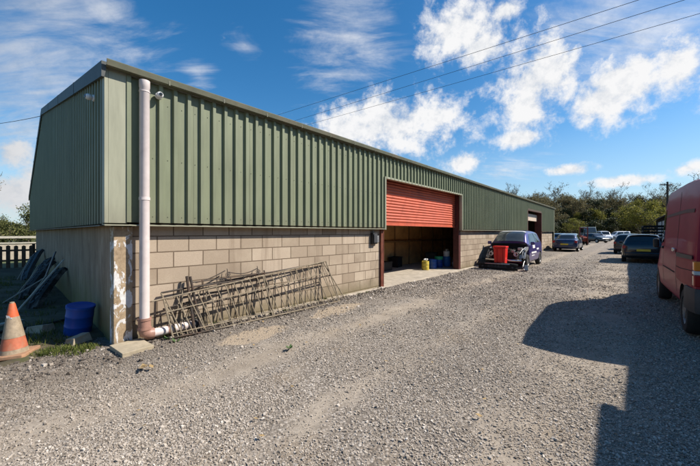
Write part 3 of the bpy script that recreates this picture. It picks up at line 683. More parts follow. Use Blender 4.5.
# ------------------------------------------------------------------ vehicles
def pchip(xs, ys, q):
    xs = np.asarray(xs, float); ys = np.asarray(ys, float); h = np.diff(xs); d = np.diff(ys)/h; m = np.zeros_like(ys)
    for i in range(1, len(xs)-1):
        if d[i-1]*d[i] > 0:
            w1 = 2*h[i]+h[i-1]; w2 = h[i]+2*h[i-1]; m[i] = (w1+w2)/(w1/d[i-1]+w2/d[i])
    m[0] = d[0]; m[-1] = d[-1]
    q = np.clip(q, xs[0], xs[-1]); i = np.clip(np.searchsorted(xs, q)-1, 0, len(xs)-2); t = (q-xs[i])/h[i]
    return (2*t**3-3*t**2+1)*ys[i]+(t**3-2*t**2+t)*h[i]*m[i]+(-2*t**3+3*t**2)*ys[i+1]+(t**3-t**2)*h[i]*m[i+1]
class Body:
    def __init__(s, st, smooth=.16):
        s.st = np.array(st); s.sm = smooth; s.c = {}; s.x0, s.x1 = s.st[0, 0], s.st[-1, 0]
    def sec(s, x):
        k = round(float(x), 5)
        if k not in s.c: s.c[k] = s._sec(k)
        return s.c[k]
    def _sec(s, x):
        g = [float(pchip(s.st[:, 0], s.st[:, k], np.float64(x))) for k in range(1, 8)]
        zb, zm, zl, zt, w, wl, wt = g; e = min(.07, (zt-zl)*.35)
        return np.array([(0, zb), (w*.80, zb), (w*.975, zb+min(.11, (zm-zb)*.4)), (w, zm), (wl, zl), (wt, zt-e), (wt*.72, zt-e*.2), (0, zt)])
    def surf(s, x, t):
        p = s.sec(x); acc = np.zeros(2)
        for d in (-s.sm, -s.sm/2, 0, s.sm/2, s.sm):
            q = t+d
            if q < 0: q = -q; sg = -1
            elif q > 7: q = 14-q; sg = -1
            else: sg = 1
            i = min(int(q), 6); f_ = q-i; r_ = p[i]*(1-f_)+p[i+1]*f_; acc += (sg*r_[0], r_[1])
        return Vector((x, acc[0]/5, acc[1]/5))
    def mesh(s, x0=None, x1=None, nx=52, nt=36):
        x0 = s.x0 if x0 is None else x0; x1 = s.x1 if x1 is None else x1
        xs = np.unique(np.concatenate([np.linspace(x0, x1, nx), s.st[(s.st[:, 0] >= x0) & (s.st[:, 0] <= x1), 0]])); ts = np.linspace(0, 7, nt)
        m = MB(); ring = []
        for x in xs:
            half = [s.surf(x, t) for t in ts]
            ring.append(half+[Vector((p.x, -p.y, p.z)) for p in half[-2:0:-1]])
        n = len(ring[0]); vs = [p for r_ in ring for p in r_]
        m.add(vs, [(i*n+j, i*n+(j+1) % n, (i+1)*n+(j+1) % n, (i+1)*n+j) for i in range(len(xs)-1) for j in range(n)], True)
        for r_, i in ((ring[0], 0), (ring[-1], len(xs)-1)): m.f.append([i*n+j for j in range(n)]); m.sm.append(False)
        return m
    def patch(s, corners, off=.006, nx=10, nt=8, side=1, m=None):
        """corners: (x,t) at (lo-rear, lo-front, hi-front, hi-rear)"""
        m = m or MB(); a, b_, c, d = [np.array(q, float) for q in corners]; P_ = []
        for i in range(nx+1):
            for j in range(nt+1):
                f_, g_ = i/nx, j/nt; q = (a*(1-f_)+b_*f_)*(1-g_)+(d*(1-f_)+c*f_)*g_
                p = s.surf(q[0], q[1]); e1 = s.surf(q[0]+.02, q[1])-s.surf(q[0]-.02, q[1]); e2 = s.surf(q[0], min(7, q[1]+.05))-s.surf(q[0], max(0, q[1]-.05))
                nn = e1.cross(e2)
                if nn.length > 0: nn.normalize()
                if nn.y < 0 and abs(nn.y) > abs(nn.z): nn = -nn
                if nn.z < -.05 and abs(nn.z) > abs(nn.y): nn = -nn
                p = p+nn*off; P_.append((p.x, side*p.y, p.z))
        h = nt+1
        m.add(P_, [(i*h+j, (i+1)*h+j, (i+1)*h+j+1, i*h+j+1) for i in range(nx) for j in range(nt)], True); return m
    def screen(s, xa, xb, t0a=5.2, t0b=5.2, off=.006):
        """full-width glass between xa and xb on the top strip"""
        m = MB(); n1, n2 = 8, 16; P_ = []
        for i in range(n1+1):
            f_ = i/n1; x = xa+(xb-xa)*f_; t0 = t0a+(t0b-t0a)*f_
            for j in range(n2+1):
                g_ = j/n2*2-1; t = 7-(7-t0)*abs(g_); p = s.surf(x, t); e1 = s.surf(x+.02, t)-s.surf(x-.02, t); dz = Vector((-e1.z, 0, e1.x)); 
                if dz.z < 0: dz = -dz
                dz.normalize(); p = p+dz*off; P_.append((p.x, p.y*(1 if g_ < 0 else -1), p.z))
        h = n2+1; m.add(P_, [(i*h+j, (i+1)*h+j, (i+1)*h+j+1, i*h+j+1) for i in range(n1) for j in range(n2)], True); return m
def cut_arches(o, xs, r, w, dark, z=.31):
    o.data.materials.append(dark)
    for x in xs:
        for sd in (-1, 1):
            k = MB(); k.lathe([(0, w-.26), (r, w-.26), (r, w+.3), (0, w+.3)], 28, (x, 0, z), 'y', False)
            if sd < 0: k.v = [(a, -b_, c) for a, b_, c in k.v]
            bm = bmesh.new(); me = k.mesh('cutter', M['blackmat']); me.materials.append(dark)
            bm.from_mesh(me); bmesh.ops.remove_doubles(bm, verts=bm.verts[:], dist=1e-4); bmesh.ops.recalc_face_normals(bm, faces=bm.faces[:])
            for f_ in bm.faces: f_.material_index = 1
            bm.to_mesh(me); bm.free(); c = bpy.data.objects.new('cutter', me); COL.objects.link(c)
            par = o.parent; o.parent = None
            md = o.modifiers.new('cut', 'BOOLEAN'); md.object = c; md.operation = 'DIFFERENCE'; md.solver = 'EXACT'
            dg = bpy.context.evaluated_depsgraph_get(); nm = bpy.data.meshes.new_from_object(o.evaluated_get(dg))
            o.modifiers.clear(); 
            if len(nm.polygons) > 50: o.data = nm
            o.parent = par; bpy.data.objects.remove(c)
    mats = o.data.materials
WHEELS = {}
def wheels(t, xs, y, r, wdt=.19, rim='rim', mat=None):
    for x in xs:
        for sd in (-1, 1):
            key = (r, rim)
            if key not in WHEELS:
                a = MB(); a.lathe([(r*.62, -wdt/2), (r*.90, -wdt/2), (r*.98, -wdt*.38), (r, -wdt*.2), (r, wdt*.2), (r*.98, wdt*.38), (r*.90, wdt/2), (r*.62, wdt/2), (r*.60, wdt*.3)], 28, (0, 0, 0), 'y')
                b_ = MB(); b_.lathe([(r*.62, wdt*.46), (r*.58, wdt*.40), (r*.54, wdt*.2), (0, wdt*.22)], 24, (0, 0, 0), 'y')
                for q in range(5 if rim == 'rim' else 8):
                    an = q*2*math.pi/(5 if rim == 'rim' else 8); ca, sa = math.cos(an), math.sin(an); rr = r*.57
                    wsp = r*(.07 if rim == 'rim' else .04)
                    b_.hexa([(ca*.03-sa*wsp, wdt*.22, sa*.03+ca*wsp), (ca*.03+sa*wsp, wdt*.22, sa*.03-ca*wsp), (ca*rr+sa*wsp, wdt*.22, sa*rr-ca*wsp), (ca*rr-sa*wsp, wdt*.22, sa*rr+ca*wsp),
                             (ca*.03-sa*wsp, wdt*.40, sa*.03+ca*wsp), (ca*.03+sa*wsp, wdt*.40, sa*.03-ca*wsp), (ca*rr+sa*wsp, wdt*.38, sa*rr-ca*wsp), (ca*rr-sa*wsp, wdt*.38, sa*rr+ca*wsp)])
                b_.lathe([(r*.14, wdt*.2), (r*.14, wdt*.43), (0, wdt*.45)], 14, (0, 0, 0), 'y')
                WHEELS[key] = (a.mesh('wheel', M['tyre']), b_.mesh('rim', M[rim]))
            wm, rm = WHEELS[key]
            o = bpy.data.objects.new('wheel', wm); COL.objects.link(o); o.parent = t; o.location = (x, sd*y, r); o.rotation_euler = (0, 0, 0 if sd > 0 else math.pi)
            q = bpy.data.objects.new('rim', rm); COL.objects.link(q); q.parent = o
HATCH = [(-1.97, .36, .60, .86, .90, .66, .60, .50), (-1.93, .30, .60, .93, .98, .76, .71, .57), (-1.88, .26, .60, .965, 1.06, .80, .755, .60), (-1.70, .22, .60, .965, 1.36, .83, .79, .61), (-1.52, .20, .60, .96, 1.42, .84, .80, .61), (-.6, .18, .60, .94, 1.475, .845, .81, .61), (.2, .18, .60, .925, 1.45, .845, .81, .60), (.5, .18, .60, .92, 1.38, .845, .81, .60), (1.10, .18, .60, .915, 1.00, .84, .80, .68), (1.2, .18, .59, .90, .965, .84, .79, .66), (1.65, .20, .56, .83, .87, .82, .76, .62), (1.86, .22, .50, .70, .735, .77, .70, .56), (1.95, .28, .46, .60, .62, .66, .6, .48)]
SALOON = [(-2.22, .38, .62, .84, .88, .64, .6, .5), (-2.17, .30, .62, .90, .95, .78, .72, .58), (-2.10, .26, .62, .93, .99, .83, .78, .62), (-1.55, .2, .60, .945, 1.02, .86, .81, .62), (-.95, .18, .60, .945, 1.36, .87, .82, .60), (-.7, .18, .60, .94, 1.40, .87, .82, .60), (-.1, .18, .60, .93, 1.44, .87, .82, .60), (.35, .18, .60, .92, 1.40, .87, .82, .60), (1.05, .18, .60, .91, .99, .865, .81, .68), (1.2, .18, .59, .89, .94, .86, .80, .66), (1.85, .20, .55, .80, .84, .83, .76, .62), (2.1, .24, .50, .68, .71, .76, .69, .55), (2.2, .30, .45, .58, .60, .64, .58, .46)]
SMALLVAN = [(-2.05, .34, .7, 1.05, 1.72, .78, .76, .62), (-2.02, .28, .7, 1.05, 1.80, .82, .80, .66), (-1.8, .22, .7, 1.05, 1.84, .84, .82, .68), (-.4, .2, .65, 1.03, 1.86, .845, .82, .68), (.3, .2, .65, 1.0, 1.80, .845, .82, .66), (.6, .2, .65, .99, 1.70, .845, .82, .66), (1.2, .2, .62, .98, 1.08, .84, .80, .68), (1.35, .2, .6, .95, 1.02, .83, .79, .66), (1.8, .22, .56, .86, .91, .8, .74, .62), (1.98, .26, .5, .72, .75, .74, .68, .55), (2.04, .32, .46, .6, .62, .62, .56, .46)]
def box_part(name, mat, par, x0, x1, y0, y1, z0, z1, bev=.015): return MB().box(x0, x1, y0, y1, z0, z1).obj(name, mat, par, bev)
def make_car(name, label, st, paint, loc, rz, group='cars parked in the yard', kind='hatch', glass='glass', rim='rim', cat='car'):
    t = thing(name, label, cat, loc, rz, group); B = Body(st); bo = B.mesh().obj('body', M[paint], t)
    xw = {'hatch': (-1.25, 1.22), 'saloon': (-1.35, 1.35), 'van': (-1.25, 1.3)}[kind]; w = max(r_[5] for r_ in st)
    cut_arches(bo, xw, .345, w, M['blackmat'])
    wheels(t, xw, w-.10, .30, rim=rim)
    xr = st[0][0]; xf = st[-1][0]
    if kind == 'hatch':
        B.screen(-1.86, -1.56, 5.5, 5.4).obj('rear_window', M[glass], t); B.screen(1.06, .30, 5.5, 5.3).obj('windscreen', M[glass], t)
        wn = [((-1.35, 4.12), (-.52, 4.12), (-.50, 4.90), (-1.2, 4.86)), ((-.42, 4.12), (.74, 4.14), (.22, 4.88), (-.40, 4.90))]
    elif kind == 'saloon':
        B.screen(-1.52, -.86, 5.4, 5.4).obj('rear_window', M[glass], t); B.screen(1.0, .30, 5.5, 5.3).obj('windscreen', M[glass], t)
        wn = [((-1.2, 4.12), (-.36, 4.12), (-.34, 4.90), (-.85, 4.88)), ((-.26, 4.12), (.72, 4.14), (.20, 4.88), (-.24, 4.90))]
    else:
        B.screen(1.15, .48, 5.5, 5.3).obj('windscreen', M[glass], t)
        box_part('rear_window', M[glass], t, xr-.012, xr+.05, -.5, .5, 1.12, 1.55, .01)
        wn = [((-1.75, 4.14), (-.75, 4.14), (-.75, 4.86), (-1.7, 4.86)), ((-.62, 4.12), (.78, 4.14), (.38, 4.86), (-.62, 4.88))]
    for sd in (-1, 1):
        for c in wn: B.patch(c, side=sd).obj('window', M[glass], t)
        ms = MB(); ms.box(.62 if kind != 'van' else .8, .78 if kind != 'van' else .96, sd*(w-.02), sd*(w+.13), .93, 1.05); ms.obj('mirror', M['black'], t, .03)
        zt = .72 if kind != 'van' else .75
        box_part('tail_light', M['redlens'], t, xr+.02, xr+.22, sd*.48, sd*(w-.045), zt, zt+.17, .03)
        box_part('headlight', M['clearlens'], t, xf-.28, xf-.045, sd*.40, sd*(w-.13), .55, .67, .03)
    box_part('rear_bumper', M[paint] if paint != 'carwhite' else M['bumper'], t, xr-.03, xr+.16, -w*.86, w*.86, .34, .54, .04)
    box_part('front_bumper', M[paint] if paint != 'carwhite' else M['bumper'], t, xf-.16, xf+.03, -w*.80, w*.80, .24, .44, .05)
    box_part('number_plate', M['plate_y'], t, xr-.052, xr-.032, -.26, .26, .55, .66, .0) if kind == 'saloon' else box_part('number_plate', M['plate_y'], t, xr-.04, xr-.005, -.26, .26, .60, .71, .0)
    MB().box(xf-.03, xf+.042, -.26, .26, .36, .46).obj('number_plate', M['plate_w'], t)
    return t
FWD = RZ; BACK = RZ+math.pi
make_car('parked_car', 'dark blue saloon with yellow rear plate beyond the shed corner', SALOON, 'carblue', W(31.4, -1.35), FWD, kind='saloon')
make_car('parked_car', 'pale blue hatchback half hidden behind the dark blue saloon', HATCH, 'carlight', W(39.2, .35), FWD)
make_car('parked_car', 'silver hatchback roof showing just beyond the pale blue car', HATCH, 'carsilver', W(44.8, .55), FWD+.05)
make_car('parked_car', 'grey green hatchback parked right behind the dark blue saloon', HATCH, 'cargreen', W(42.6, -.35), FWD, kind='hatch')
# right-hand row in the shade
t = make_car('parked_car', 'black hatchback with silver strip as sunlit roof edge parked just beyond the red van', HATCH, 'carblack', W(22.4, -5.75), FWD)
k = MB(); k.box(-1.74, -1.50, -.56, .56, 1.415, 1.45); k.obj('roof_highlight_strip', M['carsilver'], t, .012)  # silver strip on the tailgate top stands for sunlight on the roof edge
make_car('parked_car', 'second black hatchback half hidden in the shaded right row', HATCH, 'cardark', W(30.6, -5.3), FWD-.06)
make_car('parked_car', 'dark saloon third along the shaded right row', SALOON, 'carblue', W(37.5, -5.4), FWD)
# far vehicles
make_car('pickup_truck', 'dark green car with long bonnet facing out under the wood', SALOON, 'cardark', W(60.4, -1.1), BACK+.9, kind='saloon')
make_car('parked_car', 'dark silver hatchback in front of the white van under the wood', HATCH, 'carsilver', W(74.0, -.9), BACK+.35)
make_car('small_van', 'white panel van facing the yard at the foot of the wood', SMALLVAN, 'carwhite', W(80.0, -1.6), BACK+.35, 'white vans under the wood', 'van')
make_car('small_van', 'white van with dark side windows parked side-on under the wood', SMALLVAN, 'carwhite', W(90.0, -3.5), RZ+math.pi*.5+.6, 'white vans under the wood', 'van')
# box lorry cab beside the loader
t = thing('box_truck', 'old truck with pale square cab behind the dark green car', 'truck', W(66.6, .0), BACK+.5)
k = MB(); k.prism([(-.9, .9), (.9, .9), (.95, 1.6), (.62, 2.5), (-.9, 2.5)], -.9, .9); k.obj('cab', M['cargreen'], t, .06)
MB().hexa([(.955, -.78, 1.62), (.955, .78, 1.62), (.80, .78, 2.02), (.80, -.78, 2.02), (.965, -.78, 1.62), (.965, .78, 1.62), (.69, .74, 2.38), (.69, -.74, 2.38)]).obj('windscreen', M['glasspale'], t)
for sd in (-1, 1): MB().box(-.5, .55, sd*.905, sd*.915, 1.55, 2.3).obj('window', M['glass'], t)
MB().box(-4.4, -.95, -.95, .95, .85, 1.25).obj('load_bed', M['cardark'], t, .02); wheels(t, (.2, -3.2), .8, .42, .24, 'steelrim')
MB().box(-4.4, .9, -.35, .35, .45, .84).obj('chassis', M['blackmat'], t)
# red-brown loader with mast
t = thing('loader_machine', 'rusty red yard loader with raised mast beside the parked cars', 'loader', W(47.3, -.75), BACK+.4); t.scale = (.8, .8, .82)
MB().prism([(-1.1, .55), (1.0, .55), (1.1, 1.1), (.3, 1.35), (-1.1, 1.4)], -.55, .55).obj('body', M['rustmachine'], t, .05)
k = MB()
for a in (-.5, .5): k.box(1.15, 1.27, a-.06, a+.06, .2, 2.7)
k.box(1.15, 1.27, -.44, .44, 2.5, 2.62); k.box(1.15, 1.27, -.44, .44, 1.2, 1.3); k.obj('mast', M['rustmachine'], t)
k = MB()
for a in (-.45, .45):
    k.box(.2, .27, a-.035, a+.035, 1.3, 2.2); k.box(-.95, -.88, a-.035, a+.035, 1.35, 2.2)
k.box(-1.0, .32, -.52, .52, 2.2, 2.26); k.obj('canopy', M['blackmat'], t); MB().box(-.7, -.2, -.25, .25, 1.4, 1.55).obj('seat', M['black'], t, .04)
k = MB(); k.box(1.29, 2.3, -.4, -.28, .15, .2); k.box(1.29, 2.3, .28, .4, .15, .2); k.obj('forks', M['blackmat'], t); wheels(t, (-.7, .6), .62, .38, .22, 'steelrim')

# crash-damaged purple car, nose stripped, facing the camera along the shed
t = thing('wrecked_car', 'purple hatchback with its whole nose stripped off beside the shed', 'car', W(15.35, -1.12), BACK)
TALL = [(a, b_, c*1.05, d*1.08, e*1.12, f_, g_, h_) for a, b_, c, d, e, f_, g_, h_ in HATCH]
B = Body(TALL); bo = B.mesh(x1=.98).obj('body', M['purple'], t); cut_arches(bo, (-1.25,), .345, .845, M['blackmat'])
wheels(t, (-1.25, 1.22), .745, .30, rim='steelrim')
B.screen(1.02, .30, 5.35, 5.25, .012).obj('windscreen', M['glasspale'], t); B.screen(.36, .265, 5.26, 5.22, .017).obj('sun_strip', M['white'], t); B.screen(-1.86, -1.56, 5.5, 5.4).obj('rear_window', M['glass'], t)
for sd in (-1, 1):
    for c in (((-1.35, 4.12), (-.52, 4.12), (-.50, 4.90), (-1.2, 4.86)), ((-.42, 4.12), (.74, 4.14), (.22, 4.88), (-.40, 4.90))): B.patch(c, side=sd).obj('window', M['glass'], t)
    MB().box(.66, .80, sd*.83, sd*.99, 1.0, 1.14).obj('mirror', M['purple'], t, .03)
    # pale printed panels on the doors, too small in the photograph to read
    dk = MB()
    for (xa, xb, ta, tb_) in ((-.15, .30, 3.55, 3.95), (-.35, .62, 2.95, 3.15), (-.9, -.45, 3.3, 3.5), (.05, .6, 2.62, 2.75)): B.patch(((xa, ta), (xb, ta), (xb, tb_), (xa, tb_)), .008, 4, 3, sd, dk)
    dk.obj('decal', M['white'], t)
# exposed bay
MB().box(.985, 1.02, -.74, .74, .25, 1.03).obj('bulkhead', M['blackmat'], t); MB().hexa([(.80, -.68, 1.10), (1.04, -.70, .98), (1.04, .70, .98), (.80, .68, 1.10), (.80, -.68, 1.15), (1.05, -.70, 1.035), (1.05, .70, 1.035), (.80, .68, 1.15)]).obj('scuttle', M['blackmat'], t)
k = MB()
for sd in (-1, 1):
    k.hexa([(1.02, sd*.45, .35), (1.85, sd*.48, .38), (1.85, sd*.55, .38), (1.02, sd*.6, .35), (1.02, sd*.52, .86), (1.8, sd*.5, .72), (1.8, sd*.58, .70), (1.02, sd*.66, .84)])
    k.tube([(1.22, sd*.55, .35), (1.22, sd*.52, .86)], .07, 12)
k.obj('inner_wing', M['engine'], t, .01)
k = MB(); k.box(1.15, 1.62, -.33, .38, .30, .70); k.box(1.2, 1.5, -.2, .2, .702, .82); k.lathe([(0, 0), (.12, 0), (.13, .1), (.1, .13), (0, .13)], 16, (1.40, -.24, .70)); k.lathe([(.0, 0), (.09, 0), (.09, .08), (0, .08)], 14, (1.63, .2, .45), 'x')
for q in range(7):
    a = Vector((random.uniform(1.1, 1.7), random.uniform(-.5, .5), random.uniform(.45, .8))); c = a+Vector((random.uniform(-.2, .25), random.uniform(-.35, .35), random.uniform(-.15, .15))); k.tube([a, (a+c)/2+Vector((0, 0, .08)), c], .018, 7)
k.obj('engine', M['engine'], t)
for q in range(9):
    a = Vector((random.uniform(1.55, 1.8), random.uniform(-.72, .72), random.uniform(.42, .85))); c = a+Vector((random.uniform(-.1, .1), random.uniform(-.3, .3), random.uniform(-.2, .1)))
    MB().tube([a, (a+c)/2+Vector((.05, 0, .06)), c], .014, 6).obj('hose', M['alu'] if q % 3 == 0 else M['blackmat'], t)
for (x_, y_, z_, w_) in ((1.5, -.55, .80, .13), (1.45, .58, .84, .10), (1.6, .35, .74, .08)): MB().box(x_-w_, x_+w_, y_-w_*.8, y_+w_*.8, z_-.07, z_+.05).obj('engine_box', M['blackmat'] if w_ > .1 else M['alu'], t, .015)
k = MB(); k.box(1.70, 1.74, -.5, .5, .30, .68); k.obj('radiator', M['blackmat'], t)
k = MB(); k.tube([(1.84, -.72, .36), (1.92, -.4, .36), (1.94, 0, .36), (1.92, .4, .36), (1.84, .72, .36)], .04, 8); k.obj('crash_bar', M['chrome'], t)
for sd in (-1, 1):
    hl = MB(); hl.lathe([(0, 0), (.05, .01), (.085, .05), (.09, .08), (.07, .082), (.06, .05), (.02, .03), (0, .03)], 20, (1.76, sd*.50, .62), 'x'); hl.obj('headlight', M['clearlens'], t)
    hb = MB(); hb.tube([(1.72, sd*.66, .40), (1.70, sd*.70, .56), (1.55, sd*.70, .72), (1.25, sd*.72, .84)], .022, 7); hb.tube([(1.74, sd*.62, .66), (1.55, sd*.66, .78), (1.1, sd*.7, .90)], .016, 6)
    hb.hexa([(1.68, sd*.60, .44), (1.75, sd*.60, .44), (1.74, sd*.76, .47), (1.68, sd*.76, .47), (1.62, sd*.62, .60), (1.69, sd*.62, .60), (1.66, sd*.74, .57), (1.62, sd*.74, .57)]); hb.obj('lamp_bracket', M['alu'], t)
k = MB(); k.hexa([(1.05, .70, .80), (1.45, .76, .72), (1.42, .80, .70), (1.02, .80, .80), (1.0, .70, .93), (1.5, .74, .80), (1.46, .79, .80), (.98, .80, .92)]); k.hexa([(1.4, .72, .70), (1.62, .74, .40), (1.6, .80, .42), (1.36, .80, .70), (1.44, .72, .74), (1.68, .74, .42), (1.66, .80, .45), (1.40, .80, .75)]); k.obj('torn_wing', M['alu'], t)
# fallen bumper in front and torn liner
t2 = bumper('x', 12.74, -1.1, .15, 1.6, 0., 0., 0., M['blackmat'], True)
t2.rotation_euler = (0, 0.25, RZ+.05); t2['label'] = 'black broken front bumper lying under the nose of the purple car'
t = thing('wing_liner', 'torn pale plastic wing liner lying at the purple car front wheel', 'car part', W(13.25, -2.05, 0), RZ+.4)
k = MB(); k.hexa([(-.25, -.05, .02), (.2, -.15, .02), (.25, .02, .02), (-.2, .1, .02), (-.2, -.05, .24), (.12, -.12, .10), (.15, .02, .10), (-.16, .08, .24)]); k.tube([(-.3, .1, .03), (-.1, .12, .16), (.1, .05, .3), (.22, .0, .36)], .02, 6); k.obj('liner', M['alu'], t, .01)
# red tub against the nose
t = thing('plastic_tub', 'bright red tapered plastic bin standing against the purple car nose', 'bin', W(13.05, -1.15, 0.02), RZ); t.scale = (.9, .9, 1.22)
k = MB()
def fr(z, s_): return [(-.20*s_, -.25*s_, z), (.20*s_, -.25*s_, z), (.20*s_, .25*s_, z), (-.20*s_, .25*s_, z)]
k.hexa(fr(0, .88)+fr(.72, 1.06)); k.obj('body', M['redbin'], t, .03)
k = MB(); s0 = 1.14; k.hexa(fr(.721, s0)+fr(.785, s0)); k.obj('rim', M['redbin'], t, .015)
k = MB(); [k.box(-.25, -.215, a-.02, a+.02, .06, .72) for a in (-.12, .12)]; k.obj('ribs', M['redbin'], t, .008)

# ------------------------------------------------------------------ the red van
t = thing('panel_van', 'faded red high panel van in the right foreground shade', 'van', W(7.75, -6.68), FWD+.035); t.scale = (1, 1, 1.04)
VAN = [(-2.42, .46, .85, 1.19, 2.24, .885, .87, .75), (-2.405, .42, .85, 1.20, 2.265, .91, .895, .775), (-2.34, .38, .85, 1.20, 2.27, .925, .91, .78), (-1.4, .32, .80, 1.20, 2.32, .945, .93, .795), (.3, .30, .80, 1.20, 2.33, .945, .93, .79), (.75, .30, .80, 1.19, 2.26, .945, .925, .78), (1.0, .30, .78, 1.18, 2.10, .945, .92, .78), (1.62, .30, .74, 1.16, 1.34, .93, .88, .76), (1.75, .30, .72, 1.12, 1.24, .92, .87, .74), (2.2, .32, .66, .98, 1.05, .88, .82, .68), (2.38, .36, .60, .84, .88, .80, .74, .6), (2.45, .42, .55, .7, .72, .68, .62, .5)]
VAN = [(a, b_, c, d, e, f_, g_, min(h_*1.085, g_-.02) if e > 1.5 else h_) for a, b_, c, d, e, f_, g_, h_ in VAN]
B = Body(VAN, .09); bo = B.mesh(nx=64, nt=44).obj('body', M['vanred'], t); cut_arches(bo, (-1.68, 1.62), .40, .945, M['blackmat'], .33)
wheels(t, (-1.68, 1.62), .82, .335, .21, 'steelrim')
B.screen(1.55, .92, 5.4, 5.3).obj('windscreen', M['glass'], t)
for sd in (-1, 1):
    B.patch(((.62, 4.1), (1.36, 4.1), (.98, 4.72), (.62, 4.74)), .005, side=sd).obj('window', M['glass'], t)
    # chalky replaced panel behind the rear arch, black rubbing strip, seams and a sliding-door rail
    B.patch(((-2.30, 2.75), (-1.12, 2.9), (-1.10, 3.72), (-2.31, 3.72)), .004, 14, 10, sd).obj('rear_panel', M['vanpanel'], t)
    B.patch(((-2.33, 3.78), (-1.15, 3.78), (-1.15, 3.93), (-2.33, 3.93)), .018, 10, 3, sd).obj('rubbing_strip', M['black'], t)
    B.patch(((-2.2, 4.56), (.5, 4.54), (.5, 4.59), (-2.2, 4.61)), .006, 24, 2, sd).obj('side_crease', M['darkred'], t)
    sm_ = MB()
    for xx in (-1.08, .53): B.patch(((xx-.011, 2.3), (xx+.011, 2.3), (xx+.011, 4.9), (xx-.011, 4.9)), .003, 1, 22, sd, sm_)
    B.patch(((-2.3, 3.34), (-1.1, 3.36), (-1.1, 3.39), (-2.3, 3.37)), .007, 10, 1, sd, sm_)
    B.patch(((-.95, 3.05), (.5, 3.05), (.5, 3.10), (-.95, 3.10)), .006, 14, 1, sd, sm_)
    B.patch(((-2.28, 5.32), (.9, 5.32), (.9, 5.38), (-2.28, 5.38)), .012, 24, 1, sd, sm_)
    B.patch(((1.45, 2.3), (1.462, 2.3), (1.462, 3.9), (1.45, 3.9)), .003, 1, 12, sd, sm_)
    sm_.obj('door_seam', M['blackmat'], t)
    B.patch(((-1.0, 3.86), (.45, 3.86), (.45, 4.0), (-1.0, 4.0)), .010, 10, 2, sd).obj('swage_line', M['vanred'], t)
    p = B.surf(-.8, 3.97); MB().box(-.90, -.72, sd*(p.y-.01), sd*(p.y+.03), p.z-.025, p.z+.03).obj('door_handle', M['chrome'], t, .012)
    p = B.surf(.42, 3.97); MB().box(.58, .72, sd*(p.y-.01), sd*(p.y+.03), p.z-.03, p.z+.02).obj('door_handle', M['black'], t, .012)
    ml = MB(); ml.box(1.30, 1.40, sd*.93, sd*1.03, 1.16, 1.36); ml.obj('mirror', M['black'], t, .03)
    rl = MB(); rl.box(-2.447, -2.335, sd*.80, sd*.926, .985, 1.11); rl.obj('indicator', M['amber'], t, .012)
    rl = MB(); rl.box(-2.447, -2.335, sd*.80, sd*.93, .93, .983); rl.obj('reversing_light', M['clearlens'], t, .01)
    rl = MB(); rl.box(-2.447, -2.335, sd*.80, sd*.93, .78, .928); rl.obj('tail_light', M['redlens'], t, .012)
    B.patch(((-2.0, 2.1), (-1.28, 2.1), (-1.28, 2.2), (-2.0, 2.2)), .01, 4, 1, sd)
    hl = MB(); hl.box(2.15, 2.36, sd*.5, sd*.78, .72, .88); hl.obj('headlight', M['clearlens'], t, .03)
k = MB()
pts = [(-1.98, .965), (-2.25, .96), (-2.43, .92), (-2.50, .80), (-2.52, 0), (-2.50, -.80), (-2.43, -.92), (-2.25, -.96), (-1.98, -.965)]
ins = [(a+.12 if i not in (0, 8) else a, b_*.86) for i, (a, b_) in enumerate(pts)]
n = len(pts); vs_ = []
for (a, b_), (c, d) in zip(pts, ins): vs_ += [(a+.02, b_*.985, .42), (a, b_, .47), (a, b_, .70), (a+.015, b_*.99, .745), (c, d, .745), (c, d, .42)]
k.add(vs_, [(i*6+j, i*6+(j+1) % 6, (i+1)*6+(j+1) % 6, (i+1)*6+j) for i in range(n-1) for j in range(6)], True); k.add(vs_[:6], [range(6)]); k.add(vs_[-6:], [range(6)]); k.obj('rear_bumper', M['bumper'], t)
box_part('front_bumper', M['bumper'], t, 2.25, 2.52, -.84, .84, .36, .62, .06)
for sd in (-1, 1): MB().box(-2.425, -2.41, sd*.16, sd*.62, 1.35, 1.95).obj('rear_window', M['glass'], t, .004)
MB().box(-2.426, -2.40, -.012, .012, .76, 2.1).obj('door_gap', M['blackmat'], t); MB().box(-2.45, -2.41, .04, .2, 1.10, 1.16).obj('door_handle', M['black'], t, .01); MB().box(-2.45, -2.41, -.7, -.2, .84, .95).obj('number_plate', M['plate_y'], t)

